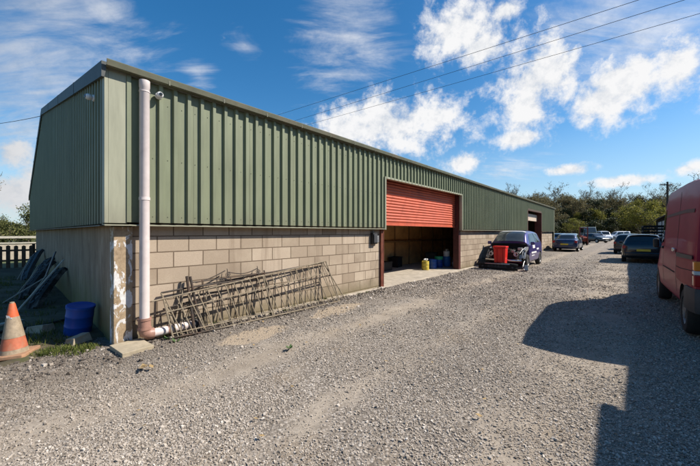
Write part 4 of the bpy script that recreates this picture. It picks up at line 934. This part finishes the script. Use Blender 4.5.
# ------------------------------------------------------------------ buildings on the right (near two unseen, eaves set to cast the yard shadow)
def right_shed(label, u0, u1, vface, depth, heave, pitch, wall, doors=()):
    t = thing('timber_shed', label, 'shed', W(u0, vface, 0), RZ)
    L_ = u1-u0; z1 = heave+depth/2*pitch
    k = MB(); k.box(0, L_, -.12, 0, -.05, heave-.06); k.box(0, L_, -depth, -depth+.12, -.05, heave-.06)
    for a in (0, L_-.12): k.prism([(-depth+.121, -.05), (-.121, -.05), (-.121, heave-.04), (-depth/2, z1-.08), (-depth+.121, heave-.04)], a, a+.12, 'x')
    bd = np.arange(.1, L_, .3)
    for q in bd: k.box(q, q+.03, 0.001, .018, 0, heave-.07)
    k.obj('wall', wall, t)
    k = MB()
    for s_ in (1, -1):
        y0 = .28 if s_ > 0 else -depth-.28; z0 = heave-.28*pitch
        k.hexa([(-.2, y0, z0), (L_+.2, y0, z0), (L_+.2, -depth/2, z1), (-.2, -depth/2, z1), (-.2, y0, z0+.07), (L_+.2, y0, z0+.07), (L_+.2, -depth/2, z1+.07), (-.2, -depth/2, z1+.07)])
    k.obj('roof', M['slate'], t)
    MB().tube([(-.2, .33, heave-.1), (L_+.2, .33, heave-.1)], .055, 8).obj('gutter', M['blackmat'], t)
    for (a, b_, hh, mt) in doors:
        d = MB(); d.box(a, b_, .02, .07, .03, hh); dd = d.obj('door', mt, t)
        e = MB(); n = max(2, int((b_-a)/.9)); [e.box(a+(b_-a)*i/n-.03, a+(b_-a)*i/n+.03, .071, .085, .03, hh) for i in range(1, n)]; e.obj('door_rail', M['shedwall'], dd)
    return t
right_shed('unseen dark boarded shed with eave raised to step the yard shadow', -7.5, 4.76, -8.28, 6.5, 3.60, .28, M['shedwall'], ((1., 4., 2.6, M['rustred']),))  # unseen shed added with a higher eave to step the shadow edge
right_shed('long dark boarded shed hidden behind the red van', 4.78, 35.0, -8.282, 6.5, 3.40, .28, M['shedwall'], ((10, 13, 2.6, M['doorwhite']), (2, 5,  2.6, M['doorwhite']), (20, 23, 2.6, M['doorwhite'])))
right_shed('dark eaved shed with pale doors beyond the black cars', 38.5, 64, -8.3, 7.0, 3.40, .30, M['shedwall'], ((1., 4.5, 2.9, M['doorwhite']), (8.5, 13., 2.9, M['doorwhite']), (15, 20., 2.9, M['doorwhite'])))
# dark trailer with a mesh rack standing beyond the black cars
t = thing('cage_trailer', 'black cage sided trailer standing above the black hatchback roof', 'trailer', W(33.8, -7.0), RZ)
MB().box(-2.2, 2.2, -.95, .95, .62, .74).obj('bed', M['blackmat'], t); k = MB()
for sd in (-.95, .93):
    for q in np.arange(-2.2, 2.21, .44): k.box(q-.02, q+.02, sd, sd+.03, .74, 2.0)
    for z_ in (1.0, 1.3, 1.6, 1.97): k.box(-2.2, 2.2, sd, sd+.03, z_, z_+.1)
for q in (-2.2, 2.17):
    for z_ in (1.0, 1.25, 1.5, 1.75, 1.97): k.box(q, q+.03, -.92, .925, z_, z_+.12)
k.obj('cage', M['blackmat'], t); wheels(t, (-.45, .45), .82, .33, .2, 'steelrim')

# ------------------------------------------------------------------ poles and wires
def pole(label, loc, h, yaw):
    t = thing('utility_pole', label, 'pole', loc, yaw, 'utility poles')
    MB().tube([(0, 0, 0), (0, 0, h)], [.16, .11], 12).obj('post', M['pole'], t); MB().box(-.95, .95, .1, .2, h-.5, h-.36).obj('crossarm', M['pole'], t)
    [MB().lathe([(.03, 0), (.05, .03), (.03, .06), (.05, .09), (0, .13)], 10, (a, .15, h-.36)).obj('insulator', M['alu'], t) for a in (-.85, -.3, .3, .85)]; return t
pole('tall dark utility pole with crossarm rising behind the red van', (317.5/311*45, 45, 0), 8.9, .1)
def wire(label, a, b_, sag, ext0, ext1, r=.0065):
    a, b_ = Vector(a), Vector(b_); d = (b_-a); p0 = a-d.normalized()*ext0; p1 = b_+d.normalized()*ext1
    n = 40; k = MB(); k.tube([p0.lerp(p1, i/n)+Vector((0, 0, -sag*4*(i/n)*(1-i/n))) for i in range(n+1)], r, 6)
    o = k.obj('power_line', M['wire']); tag(o, label, 'power line', 'power lines over the shed'); return p0, p1
w1 = wire('highest of the three thin power lines crossing above the shed roof', (7.3, 8.7, 8.05), (-4.55, 17.06, 8.05), .25, 26, 24)
w2 = wire('middle of the three power lines crossing above the shed roof', (8.56, 8.7, 8.05), (-3.4, 17.65, 8.05), .25, 26, 24)
w3 = wire('lowest of the three power lines running over the white cloud', (10.0, 8.885, 8.05), (-3.17, 18.6, 8.05), .25, 26, 24)
pm = (w1[1]+w3[1])/2; pole('utility pole carrying the wires far behind the shed', (pm.x, pm.y, 0), 8.4, math.atan2(9, -12)+math.pi/2)
pm = (w1[0]+w3[0])/2; pole('utility pole carrying the wires off to the right', (pm.x, pm.y, 0), 8.4, math.atan2(9, -12)+math.pi/2)
a = W(-.1, VR-.6, ZR-.25); b_ = Vector((-26, 18, 8.4)); k = MB(); k.tube([a.lerp(b_, i/16)+Vector((0, 0, -.5*4*(i/16)*(1-i/16))) for i in range(17)], .008, 6); k.tube([a, a+Vector((.0, 0, -.12)), a+Vector((.12, .05, -.2)), a+Vector((.2, .1, -.1))], .01, 6)
tag(k.obj('service_cable', M['wire']), 'single cable drooping to the peak of the shed end wall', 'cable')
pole('utility pole carrying the single cable left of the shed', (-26, 18.2, 0), 8.9, 1.2)

# ------------------------------------------------------------------ trees
def skeleton(rng, H, r0, spread, nl, levels=3, up=.5, lean=0., lo=.25, kids=(7, 5, 4)):
    segs = []; tips = []
    def br(p, d, L_, r, lv):
        n = 4 if lv == 0 else 3; pts = [p]; q = p; dd = d.copy()
        for i in range(n):
            dd = (dd+Vector((rng.gauss(0, .16), rng.gauss(0, .16), .10*up if lv else .05))).normalized(); q = q+dd*L_/n; pts.append(q)
        segs.append((pts, r, r*(.35 if lv < 3 else .5), lv))
        if lv >= levels: tips.extend(pts[1:]); return
        nk = nl if lv == 0 else kids[min(lv, 2)]
        for c in range(nk):
            f_ = (lo+(1-lo)*(c+rng.random())/nk) if lv == 0 else (.3+.7*(c+rng.random())/nk)
            f_ = min(f_, .999); i = int(f_*n); base = pts[i].lerp(pts[i+1], f_*n-i)
            an = rng.random()*6.283; side = Vector((math.cos(an), math.sin(an), rng.uniform(-.1, up*1.6)))
            nd = (dd*(.45 if lv else .15)+side.normalized()*1.0).normalized()
            ll = L_*(spread*(1-.55*f_) if lv == 0 else .55*(1-.3*f_))*rng.uniform(.75, 1.2)
            br(base, nd, ll, r*(.42 if lv == 0 else .5)*(1-.4*f_), lv+1)
    br(Vector((0, 0, 0)), Vector((lean, 0, 1)).normalized(), H*.86, r0, 0)
    return segs, tips
def leaf_cloud(rng, centers, n, size, jit, flatten=.8):
    """many leaf-clump faces spread about the given centres"""
    c = np.array([tuple(p) for p in centers]); idx = rng.integers(0, len(c), n); P0 = c[idx]+rng.normal(0, jit, (n, 3))*np.array([1, 1, flatten])
    P0[:, 2] = np.maximum(P0[:, 2], .05)
    a = rng.normal(0, 1, (n, 3)); a /= np.linalg.norm(a, axis=1)[:, None]; b_ = rng.normal(0, 1, (n, 3)); b_ -= a*(a*b_).sum(1)[:, None]; b_ /= np.linalg.norm(b_, axis=1)[:, None]
    s_ = size*rng.uniform(.5, 1.3, (n, 1)); V = np.stack([P0-a*s_, P0+b_*s_*.55, P0+a*s_, P0-b_*s_*.55], 1).reshape(-1, 3)
    return V, np.arange(4*n).reshape(n, 4)
def make_tree(name, seed, H, r0, spread, nl, barkm, leafm, nleaf, lsize, jit, levels=3, up=.5, twig=True, lo=.25, kids=(7, 5, 4), twr=1.0):
    rng = random.Random(seed); nrg = np.random.default_rng(seed)
    segs, tips = skeleton(rng, H, r0, spread, nl, levels, up, rng.uniform(-.06, .06), lo, kids)
    t = thing(name, 'x', 'tree'); tr = MB(); tw = MB()
    for pts, ra, rb_, lv in segs:
        (tr if lv < 2 else tw).tube(pts, max(ra, .012*twr), 7 if lv == 0 else (5 if lv == 1 else 3), max(rb_, .010*twr), cap=False)
    tr.obj('trunk', M[barkm], t, fixn=False)
    if twig: tw.obj('branches', M['twig'], t, fixn=False)
    if nleaf:
        V, Fq = leaf_cloud(nrg, tips, nleaf, lsize, jit); np_obj('crown', V, Fq, M[leafm], False, t)
    return t
protos = {
 'bare': [make_tree('bare_tree', s_, h_, .19, .62, 12, 'barkpale', 'bud', 700, .10, .35, 4, .8, True, .22, (8, 5, 4), 1.6) for s_, h_ in ((3, 12.5), (5, 11.5), (8, 13.2))],
 'bud': [make_tree('budding_tree', s_, h_, .18, .6, 12, 'bark', 'bud', 3600, .17, .42, 3, .7, True, .15, (7, 6, 5), 1.5) for s_, h_ in ((13, 10.5), (15, 11.5), (18, 9.5))],
 'ivy': [make_tree('ivy_tree', s_, h_, .2, .42, 14, 'bark', 'ivy', 6500, .17, .36, 3, .5, True, .06, (6, 5, 4), 1.2) for s_, h_ in ((23, 10.0), (26, 8.8))],
 'fresh': [make_tree('leafy_tree', s_, h_, .15, .6, 11, 'bark', 'fresh', 4200, .16, .40, 3, .7, True, .12, (6, 5, 4), 1.2) for s_, h_ in ((33, 7.5), (36, 8.8))],
 'shrub': [make_tree('hedge_shrub', s_, h_, .07, .75, 14, 'bark', 'hedge', 4200, .10, .26, 3, .5, True, .03, (6, 5, 4), .8) for s_, h_ in ((43, 3.2), (46, 3.8))],
 'dshrub': [make_tree('dark_shrub', s_, h_, .08, .8, 14, 'bark', 'ivy', 4200, .14, .3, 3, .5, True, .03, (6, 5, 4), .8) for s_, h_ in ((53, 3.6), (56, 4.2))],
}
USED = {}
LBL = {'bare': ('leafless pale twigged tree rising at the back of the wood', 'tree', 'bare trees in the wood'), 'bud': ('brownish tree just coming into bud in the wood', 'tree', 'budding trees in the wood'), 'ivy': ('dark green ivy clad tree inside the wood', 'tree', 'ivy clad trees in the wood'), 'fresh': ('yellow green leafing tree along the front of the wood', 'tree', 'leafing trees in the wood'), 'shrub': ('leafy sunlit hedge shrub behind the pale rail fence', 'shrub', 'hedge shrubs behind the rail fence'), 'dshrub': ('dark green evergreen shrub at the foot of the wood', 'shrub', 'evergreen shrubs under the wood')}
def plant(kind, i, x, y, s_, rz, z=0.):
    p = protos[kind][i % len(protos[kind])]; k = (kind, i % len(protos[kind]))
    o = p if k not in USED else copytree(p); USED[k] = 1
    o.location = (x, y, z); o.scale = (s_, s_, s_*random.uniform(.92, 1.08)); o.rotation_euler = (0, 0, rz)
    l, c, g_ = LBL[kind]; tag(o, l, c, g_); return o
R = random.Random(99)
def hillz(x, y):
    return max(0., (y-84)*.10)
# the wood across the end of the yard: front shrubs, middle mixed trees, bare skyline
def at(px, Y): return (px-350)/311*Y
row = 0
for px in np.arange(497, 770, 8.2):
    Y = R.uniform(82, 87) if px > 560 else R.uniform(66, 74); plant('dshrub' if R.random() < .75 else 'fresh', R.randrange(2), at(px+R.uniform(-3, 3), Y), Y, R.uniform(.8, 1.25) if px > 560 else R.uniform(.8, 1.1), R.uniform(0, 6), 0)
for px in np.arange(492, 780, 9.5):
    Y = R.uniform(88, 94); q = R.random(); kd = 'ivy' if q < .38 else ('bud' if q < .72 else ('bare' if q < .92 else 'fresh')); plant(kd, R.randrange(3), at(px+R.uniform(-4, 4), Y), Y, R.uniform(.78, 1.04), R.uniform(0, 6), hillz(0, Y))
for px in np.arange(488, 785, 8.6):
    Y = R.uniform(97, 104); q = R.random(); kd = 'bud' if q < .66 else ('ivy' if q < .84 else 'bare'); plant(kd, R.randrange(3), at(px+R.uniform(-4, 4), Y), Y, R.uniform(.95, 1.18), R.uniform(0, 6), hillz(0, Y)+.6)
for px in np.arange(490, 785, 9.0):
    Y = R.uniform(106, 114); q = R.random(); kd = 'bare' if q < .62 else 'bud'; plant(kd, R.randrange(3), at(px+R.uniform(-3, 3), Y), Y, R.uniform(1.0, 1.16)*(1.14 if 536 < px < 562 else 1.), R.uniform(0, 6), hillz(0, Y))
hx = np.linspace(-60, 260, 50); hy = np.linspace(82, 240, 24)
P, F = grid_mesh(hx, hy, lambda X, Y_: np.maximum(-.3, (Y_-84)*.10)*np.clip(1-(Y_-150)/90, .1, 1)+.5*np.sin(X*.11)*np.clip((Y_-86)/30, 0, 1))
tag(np_obj('hill', P, F, M['hill'], True), kind='structure')
# yellow-green trees by the pale-doored shed
for px, Y, s_ in ((651, 72, 1.05), (643, 76, .9), (660, 70, 1.1), (570, 78, .62)):
    o = plant('fresh', R.randrange(2), at(px, Y), Y, s_, R.uniform(0, 6)); 
# hedge beyond the fence on the left
for px in np.arange(-60, 48, 9):
    Y = R.uniform(30, 38); plant('shrub', R.randrange(2), at(px, Y), Y, R.uniform(.6, .85), R.uniform(0, 6))
# bare trees at both edges of the view
o = plant('bare', 0, at(-52, 26), 26, .66, 1.0); tag(o, 'bare tree whose twigs reach in at the left edge of the sky', 'tree', 'bare trees beside the yard')
o = plant('bare', 1, at(738, 24), 24, .66, 2.0); tag(o, 'bare tree whose twigs reach in at the right edge above the van', 'tree', 'bare trees beside the yard')

# ------------------------------------------------------------------ loose stone, rubble, weeds
def stones(name, U, V, S_, mat, rng, zoff=.25, angular=True):
    n = len(U)
    base = np.array([(-1, -1, -1), (1, -1, -1), (1, 1, -1), (-1, 1, -1), (-1, -1, 1), (1, -1, 1), (1, 1, 1), (-1, 1, 1)], float)
    fb = np.array([(3, 2, 1, 0), (4, 5, 6, 7), (0, 1, 5, 4), (1, 2, 6, 5), (2, 3, 7, 6), (3, 0, 4, 7)])
    Q = base[None]*rng.uniform(.62, 1.12, (n, 8, 3))*np.array([1., .88, .72])
    sh = rng.normal(0, .15, (n, 1, 3)); Q = Q+sh*Q[:, :, [1, 2, 0]]
    an = rng.uniform(0, 6.283, n); ca, sa = np.cos(an)[:, None], np.sin(an)[:, None]
    X = Q[:, :, 0]*ca-Q[:, :, 1]*sa; Y = Q[:, :, 0]*sa+Q[:, :, 1]*ca
    tl = rng.normal(0, .35, (n, 2)); Z = Q[:, :, 2]+X*tl[:, :1]*.6+Y*tl[:, 1:]*.6
    Pn = np.stack([X, Y, Z], -1)*(S_[:, None, None]*.5)
    Pn[:, :, 0] += U[:, None]; Pn[:, :, 1] += V[:, None]; Pn[:, :, 2] += (gh(U, V)+S_*zoff)[:, None]
    Fn = (fb[None]+(np.arange(n)*8)[:, None, None]).reshape(-1, 4)
    o = np_obj(name, Pn.reshape(-1, 3), Fn, mat); o.location = (C0[0], C0[1], 0); o.rotation_euler = (0, 0, RZ); tag(o, kind='stuff'); return o
def vnoise(u, v, s_, seed):
    r_ = np.random.default_rng(seed); T = r_.random((64, 64)); x, y = u*s_, v*s_; xi, yi = np.floor(x).astype(int), np.floor(y).astype(int); fx, fy = x-xi, y-yi
    fx, fy = fx*fx*(3-2*fx), fy*fy*(3-2*fy); g_ = lambda a, b_: T[a % 64, b_ % 64]
    return (g_(xi, yi)*(1-fx)+g_(xi+1, yi)*fx)*(1-fy)+(g_(xi, yi+1)*(1-fx)+g_(xi+1, yi+1)*fx)*fy
def scatter(n, zmin, zmax, power=1.0):
    Zd = zmin*(zmax/zmin)**RNG.random(n)   # log-distributed in depth: even on the view
    Xd = RNG.uniform(-1.25, 1.25, n)*Zd
    dx, dy = Xd-C0[0], Zd-C0[1]; return dx*D1[0]+dy*D1[1], dx*D2[0]+dy*D2[1], Zd
u, v, zd = scatter(640000, 1.7, 24.0)
n1 = vnoise(u, v, .8, 1)*.6+vnoise(u, v, 2.6, 2)*.4
track = np.exp(-((v+1.75+(n1-.5)*.6)/.33)**4)+np.exp(-((v+4.8+(n1-.5)*.8)/.75)**4)*.9+.45*np.exp(-((v+3.2)/.25)**2)
pad = np.exp(-(((u-1.55)/.5)**2+((v+.95)/.22)**2))+np.exp(-(((u-3.4)/.6)**2+((v+.85)/.25)**2))
dens = np.clip(.74-track*.42-pad*.9+(n1-.5)*1.7, .08, .92)*np.where(zd < 3.2, (zd/3.2)**.5, 1.)*np.clip((24-zd)/14, 0, 1)
keep = (RNG.random(len(u)) < dens) & ~((u > -.05) & (v > -.05)) & (v > -9.5) & (v < 2) & ~((u < -.1) & (v > .62))
u, v, zd = u[keep], v[keep], zd[keep]
keep = ~((u > DU0-.1) & (u < DU1+.2) & (v > -.12)); u, v, zd = u[keep], v[keep], zd[keep]
size = np.clip(RNG.lognormal(math.log(.0084), .40, len(u)), .0045, .030)*np.clip(zd/5., .85, 1.9)*np.where(v > -1.3, 1.15, 1.)
stones('loose_gravel', u, v, size, M['stone'], RNG)
# darker rubble along the wall foot and round the corner
n = 2600; u = RNG.uniform(-1.8, 6, n); v = -np.abs(RNG.normal(0, .28, n))-.02; k = (u > .2) | (v < -.3); u, v = u[k], v[k]
u = np.concatenate([u, RNG.uniform(-3.0, -.1, 2200)]); v = np.concatenate([v, RNG.uniform(-.5, 1.6, 2200)])
stones('rubble', u, v, np.clip(RNG.lognormal(math.log(.019), .45, len(u)), .009, .055), M['rubble'], RNG)
# litter earth patch under the end wall and its weeds
us = np.linspace(-3.6, .02, 60); vs = np.concatenate([np.arange(-.3, 2.4, .06), np.linspace(2.5, 15, 50)])
P, F = grid_mesh(us, vs, lambda U, V: .012+gh(U, V)+.03*vnoise(U, V, 1.7, 5)-.08*np.clip(-2.9-U, 0, 1)-.16*np.clip(.62-V+.55*(vnoise(U, V, 2.3, 8)-.5)+.3*(vnoise(U, V, 6., 9)-.5)-.25*np.clip(-1-U, 0, 1), 0, .5))
earthm = flat('mossy_earth', (.085, .07, .04), 1, vary=.5, scale=2.5, bmp=.5, dirt=(.055, .07, .02), dirtamt=.8)
o = np_obj('mossy_earth', P, F, earthm, True); o.location = (C0[0], C0[1], 0); o.rotation_euler = (0, 0, RZ); tag(o, kind='structure')
def tufts(name, spots, hgt, mat, per=40):
    m = MB()
    for (u_, v_, rad, hs) in spots:
        for q in range(per):
            a = R.random()*6.28; rr = rad*R.random()**.6; p = Vector((u_+rr*math.cos(a), v_+rr*math.sin(a), float(gh(np.float64(u_), np.float64(v_))))); h_ = hgt*hs*R.uniform(.5, 1.2); ln = Vector((R.gauss(0, .35), R.gauss(0, .35), 1))*h_; sd = Vector((math.cos(a+1), math.sin(a+1), 0))*.006
            m.add([p-sd, p+sd, p+ln*.6+sd*.7, p+ln], [(0, 1, 2), (0, 2, 3)])
    o = m.obj(name, mat, fixn=False); o.location = (C0[0], C0[1], 0); o.rotation_euler = (0, 0, RZ); tag(o, kind='stuff'); return o
sp = []
def locof(x, y): return toloc(x, y)
for q in range(26): 
    a, b_ = locof(-3.72+R.uniform(-.26, .3), 4.02+R.uniform(-.1, .16)); sp.append((a, b_, .09, .7))
for q in range(240): sp.append((R.uniform(-3.3, -.2), .7+11*R.random()**1.6, .2, R.uniform(.5, 1.6)))
for q in range(22): sp.append((R.uniform(.5, 5.8), R.uniform(-.12, -.0), .06, .5))
tufts('grass_tufts', sp, .09, M['grassb'])
# weeds and dry leaves lying on the gravel
w_ = MB()
for (px, py, nl) in ((290, 350, 9), (167, 341, 7), (176, 343, 6)):
    Y = 1.55*311/(py-232.5); x_ = (px-350)/311*Y
    for q in range(nl):
        a = R.random()*6.28; L_ = R.uniform(.04, .09); d = Vector((math.cos(a)*L_, math.sin(a)*L_, R.uniform(.02, .06))); sd = Vector((-math.sin(a), math.cos(a), 0))*.018; p = Vector((x_, Y, .015))
        w_.add([p, p+d*.5+sd, p+d, p+d*.5-sd], [(0, 1, 2, 3)])
tag(w_.obj('weeds', M['weed'], fixn=False), kind='stuff')
l_ = MB()
for q in range(46):
    Y = R.uniform(2.2, 7); x_ = R.uniform(-.9, .6)*Y; a = R.random()*6.28; s_ = R.uniform(.012, .03); p = Vector((x_, Y, .03)); e1 = Vector((math.cos(a), math.sin(a), R.uniform(-.3, .3)))*s_; e2 = Vector((-math.sin(a), math.cos(a), R.uniform(-.3, .3)))*s_*.6
    if toloc(x_, Y)[1] > -.2: continue
    l_.add([p-e1, p+e2, p+e1, p-e2], [(0, 1, 2, 3)])
Y = 1.55*311/(369-232.5); p0 = Vector(((148-350)/311*Y, Y, .03))
for q in range(6):
    p = p0+Vector((R.uniform(-.08, .08), R.uniform(-.04, .04), 0)); a = R.random()*6.28; e1 = Vector((math.cos(a), math.sin(a), .2))*.045; e2 = Vector((-math.sin(a), math.cos(a), .1))*.025; l_.add([p-e1, p+e2, p+e1, p-e2], [(0, 1, 2, 3)])
tag(l_.obj('dry_leaves', M['leaflitter'], fixn=False), kind='stuff')

# ------------------------------------------------------------------ light, sky, camera
sunv = Vector((2.29, -.157, 2.2)).normalized()
EL = math.asin(sunv.z); AZ = math.atan2(sunv.x, sunv.y)
sl = bpy.data.lights.new('sun', 'SUN'); sl.energy = 5.0; sl.angle = math.radians(.5); sl.color = (1, .935, .845)
so = bpy.data.objects.new('sun', sl); COL.objects.link(so); so.rotation_euler = sunv.to_track_quat('Z', 'Y').to_euler()
wd = bpy.data.worlds.new('World'); S.world = wd; wd.use_nodes = True; nt = wd.node_tree
bg = nt.nodes['Background']
sky = nt.nodes.new('ShaderNodeTexSky'); sky.sky_type = 'NISHITA'; sky.sun_disc = False; sky.sun_elevation = EL; sky.sun_rotation = AZ; sky.air_density = 1.0; sky.dust_density = .6; sky.ozone_density = 2.2
hs = nt.nodes.new('ShaderNodeHueSaturation'); hs.inputs['Hue'].default_value = .497; hs.inputs['Saturation'].default_value = 1.38; hs.inputs['Value'].default_value = 1.06; nt.links.new(sky.outputs[0], hs.inputs['Color'])
tc = nt.nodes.new('ShaderNodeTexCoord'); D = tc.outputs['Generated']
sep = nt.nodes.new('ShaderNodeSeparateXYZ'); nt.links.new(D, sep.inputs[0])
az = math_(nt, 'ARCTAN2', sep.outputs[0], sep.outputs[1]); el = math_(nt, 'ARCSINE', sep.outputs[2])
# clouds sit on a flat deck: noise is laid out on that deck so it foreshortens to the horizon
zc = math_(nt, 'ADD', math_(nt, 'MAXIMUM', sep.outputs[2], 0.), .22)
cmb = nt.nodes.new('ShaderNodeCombineXYZ'); nt.links.new(math_(nt, 'DIVIDE', sep.outputs[0], zc), cmb.inputs[0]); nt.links.new(math_(nt, 'DIVIDE', sep.outputs[1], zc), cmb.inputs[1])
def wn(scale, detail, rough, dist=0., mp=None, loc=(0, 0, 0)):
    m = nt.nodes.new('ShaderNodeMapping'); m.inputs['Location'].default_value = loc
    if mp: m.inputs['Rotation'].default_value = mp[0]; m.inputs['Scale'].default_value = mp[1]
    nt.links.new(cmb.outputs[0], m.inputs[0]); return noise(nt, m.outputs[0], scale, detail, rough, dist)
n_big = noise(nt, D, 4.2, 12, .60, .2); n_fine = noise(nt, D, 11., 12, .64, .25); n_x = noise(nt, D, 30., 8, .65, .15)
streak = wn(2.6, 14, .68, .9, ((0, 0, math.radians(-38)), (.75, 2.1, 1)), (5, 2, 0))
ripple = wn(7.5, 6, .55, .3, ((0, 0, math.radians(38)), (.6, 2.4, 1)), (1, 7, 0))
def blob(px, py, rx, ry, gain=1.0):
    x, z = (px-350)/311., (232.5-py)/311.; a0 = math.atan(x); e0 = math.atan(z/math.sqrt(1+x*x)); k = 1/(311*math.sqrt(1+x*x))
    ra = rx/311./(1+x*x); re = ry*k/(1+z*z/(1+x*x))
    ra *= 1.22; re *= 1.22
    da = math_(nt, 'DIVIDE', math_(nt, 'SUBTRACT', az, a0), ra); de = math_(nt, 'DIVIDE', math_(nt, 'SUBTRACT', el, e0), re)
    d2 = math_(nt, 'ADD', math_(nt, 'MULTIPLY', da, da), math_(nt, 'MULTIPLY', de, de))
    return math_(nt, 'MULTIPLY', math_(nt, 'MAXIMUM', math_(nt, 'SUBTRACT', 1., math_(nt, 'SQRT', d2)), -0.9), gain)
def union(lst):
    r_ = lst[0]
    for q in lst[1:]: r_ = math_(nt, 'MAXIMUM', r_, q)
    return r_
CUM = [(390, 122, 62, 30), (345, 130, 32, 16), (432, 118, 34, 15), (455, 30, 40, 34), (478, 48, 30, 20), (505, 10, 16, 11), (540, 82, 48, 44), (528, 105, 30, 26), (606, 98, 40, 26), (640, 70, 40, 32), (678, 62, 48, 46), (622, 82, 56, 34), (464, 163, 17, 9), (520, 138, 20, 8), (692, 168, 24, 8), (567, 170, 20, 5), (625, 181, 38, 5), (12, 152, 36, 22), (14, 192, 52, 22), (40, 174, 28, 10), (-40, 180, 60, 30), (760, 90, 60, 50)]
cum = union([blob(*c) for c in CUM])
dens = math_(nt, 'ADD', math_(nt, 'MULTIPLY', cum, .85), math_(nt, 'ADD', math_(nt, 'MULTIPLY', math_(nt, 'SUBTRACT', n_big, .5), 1.7), math_(nt, 'ADD', math_(nt, 'MULTIPLY', math_(nt, 'SUBTRACT', n_fine, .5), 2.3), math_(nt, 'MULTIPLY', math_(nt, 'SUBTRACT', n_x, .5), 1.1))))
cmask = nt.nodes.new('ShaderNodeMapRange'); cmask.interpolation_type = 'SMOOTHSTEP'; nt.links.new(dens, cmask.inputs[0]); cmask.inputs[1].default_value = -.12; cmask.inputs[2].default_value = .70
WSP = [(350, 35, 46, 60, .9), (640, 40, 90, 60, 1.0), (600, 20, 70, 40, .8), (30, 70, 150, 105, .75), (105, 12, 40, 22, .9), (245, 45, 20, 14, .9), (512, 168, 36, 12, 1.), (30, 130, 70, 40, 1.), (60, 20, 80, 40, .6), (200, 75, 20, 14, .7)]
wsp = union([blob(a_, b_, c, d, 1.) for a_, b_, c, d, e in WSP])
wd_ = math_(nt, 'ADD', math_(nt, 'MULTIPLY', wsp, .55), math_(nt, 'ADD', math_(nt, 'MULTIPLY', math_(nt, 'SUBTRACT', streak, .45), 1.4), math_(nt, 'MULTIPLY', math_(nt, 'SUBTRACT', ripple, .5), .8)))
wmask = nt.nodes.new('ShaderNodeMapRange'); wmask.interpolation_type = 'SMOOTHSTEP'; nt.links.new(wd_, wmask.inputs[0]); wmask.inputs[1].default_value = .02; wmask.inputs[2].default_value = .95; wmask.inputs[4].default_value = .7
mask = math_(nt, 'MAXIMUM', cmask.outputs[0], wmask.outputs[0])
CB = 6.6
thick = ramp(nt, math_(nt, 'ADD', .5, math_(nt, 'ADD', math_(nt, 'MULTIPLY', math_(nt, 'SUBTRACT', n_x, .5), 1.2), math_(nt, 'MULTIPLY', math_(nt, 'SUBTRACT', n_fine, .5), 1.2))), [(.25, (CB*.74, CB*.78, CB*.84)), (.6, (CB, CB, CB*1.01))])
# the bank on the left is seen from its shaded side
grey = nt.nodes.new('ShaderNodeMapRange'); nt.links.new(math_(nt, 'ADD', az, math_(nt, 'MULTIPLY', n_fine, .15)), grey.inputs[0]); grey.inputs[1].default_value = -.88; grey.inputs[2].default_value = -.55; grey.inputs[3].default_value = .72; grey.inputs[4].default_value = 0.
ccol = mixc(nt, grey.outputs[0], thick, (CB*.42, CB*.45, CB*.5))
hz = nt.nodes.new('ShaderNodeMapRange'); nt.links.new(el, hz.inputs[0]); hz.inputs[1].default_value = .0; hz.inputs[2].default_value = .28; hz.inputs[3].default_value = .7; hz.inputs[4].default_value = 0.
skyb = mixc(nt, hz.outputs[0], hs.outputs[0], (3.2, 4.6, 6.0))
skyc = mixc(nt, mask, skyb, ccol)
nt.links.new(skyc, bg.inputs[0]); bg.inputs[1].default_value = .098
cam = bpy.data.cameras.new('camera'); cam.sensor_width = 36; cam.lens = 36*311/700; cam.clip_end = 6000; cam.clip_start = .05; cam.shift_y = -.0007
co = bpy.data.objects.new('camera', cam); COL.objects.link(co); co.location = (0, 0, 1.55); co.rotation_euler = (math.pi/2, 0, 0); S.camera = co
S.view_settings.view_transform = 'Standard'; S.view_settings.look = 'None'; S.view_settings.gamma = 1; S.view_settings.exposure = .54
S.view_settings.use_curve_mapping = False
S.cycles.max_bounces = 5; S.cycles.diffuse_bounces = 4; S.cycles.glossy_bounces = 3; S.cycles.caustics_reflective = False; S.cycles.caustics_refractive = False
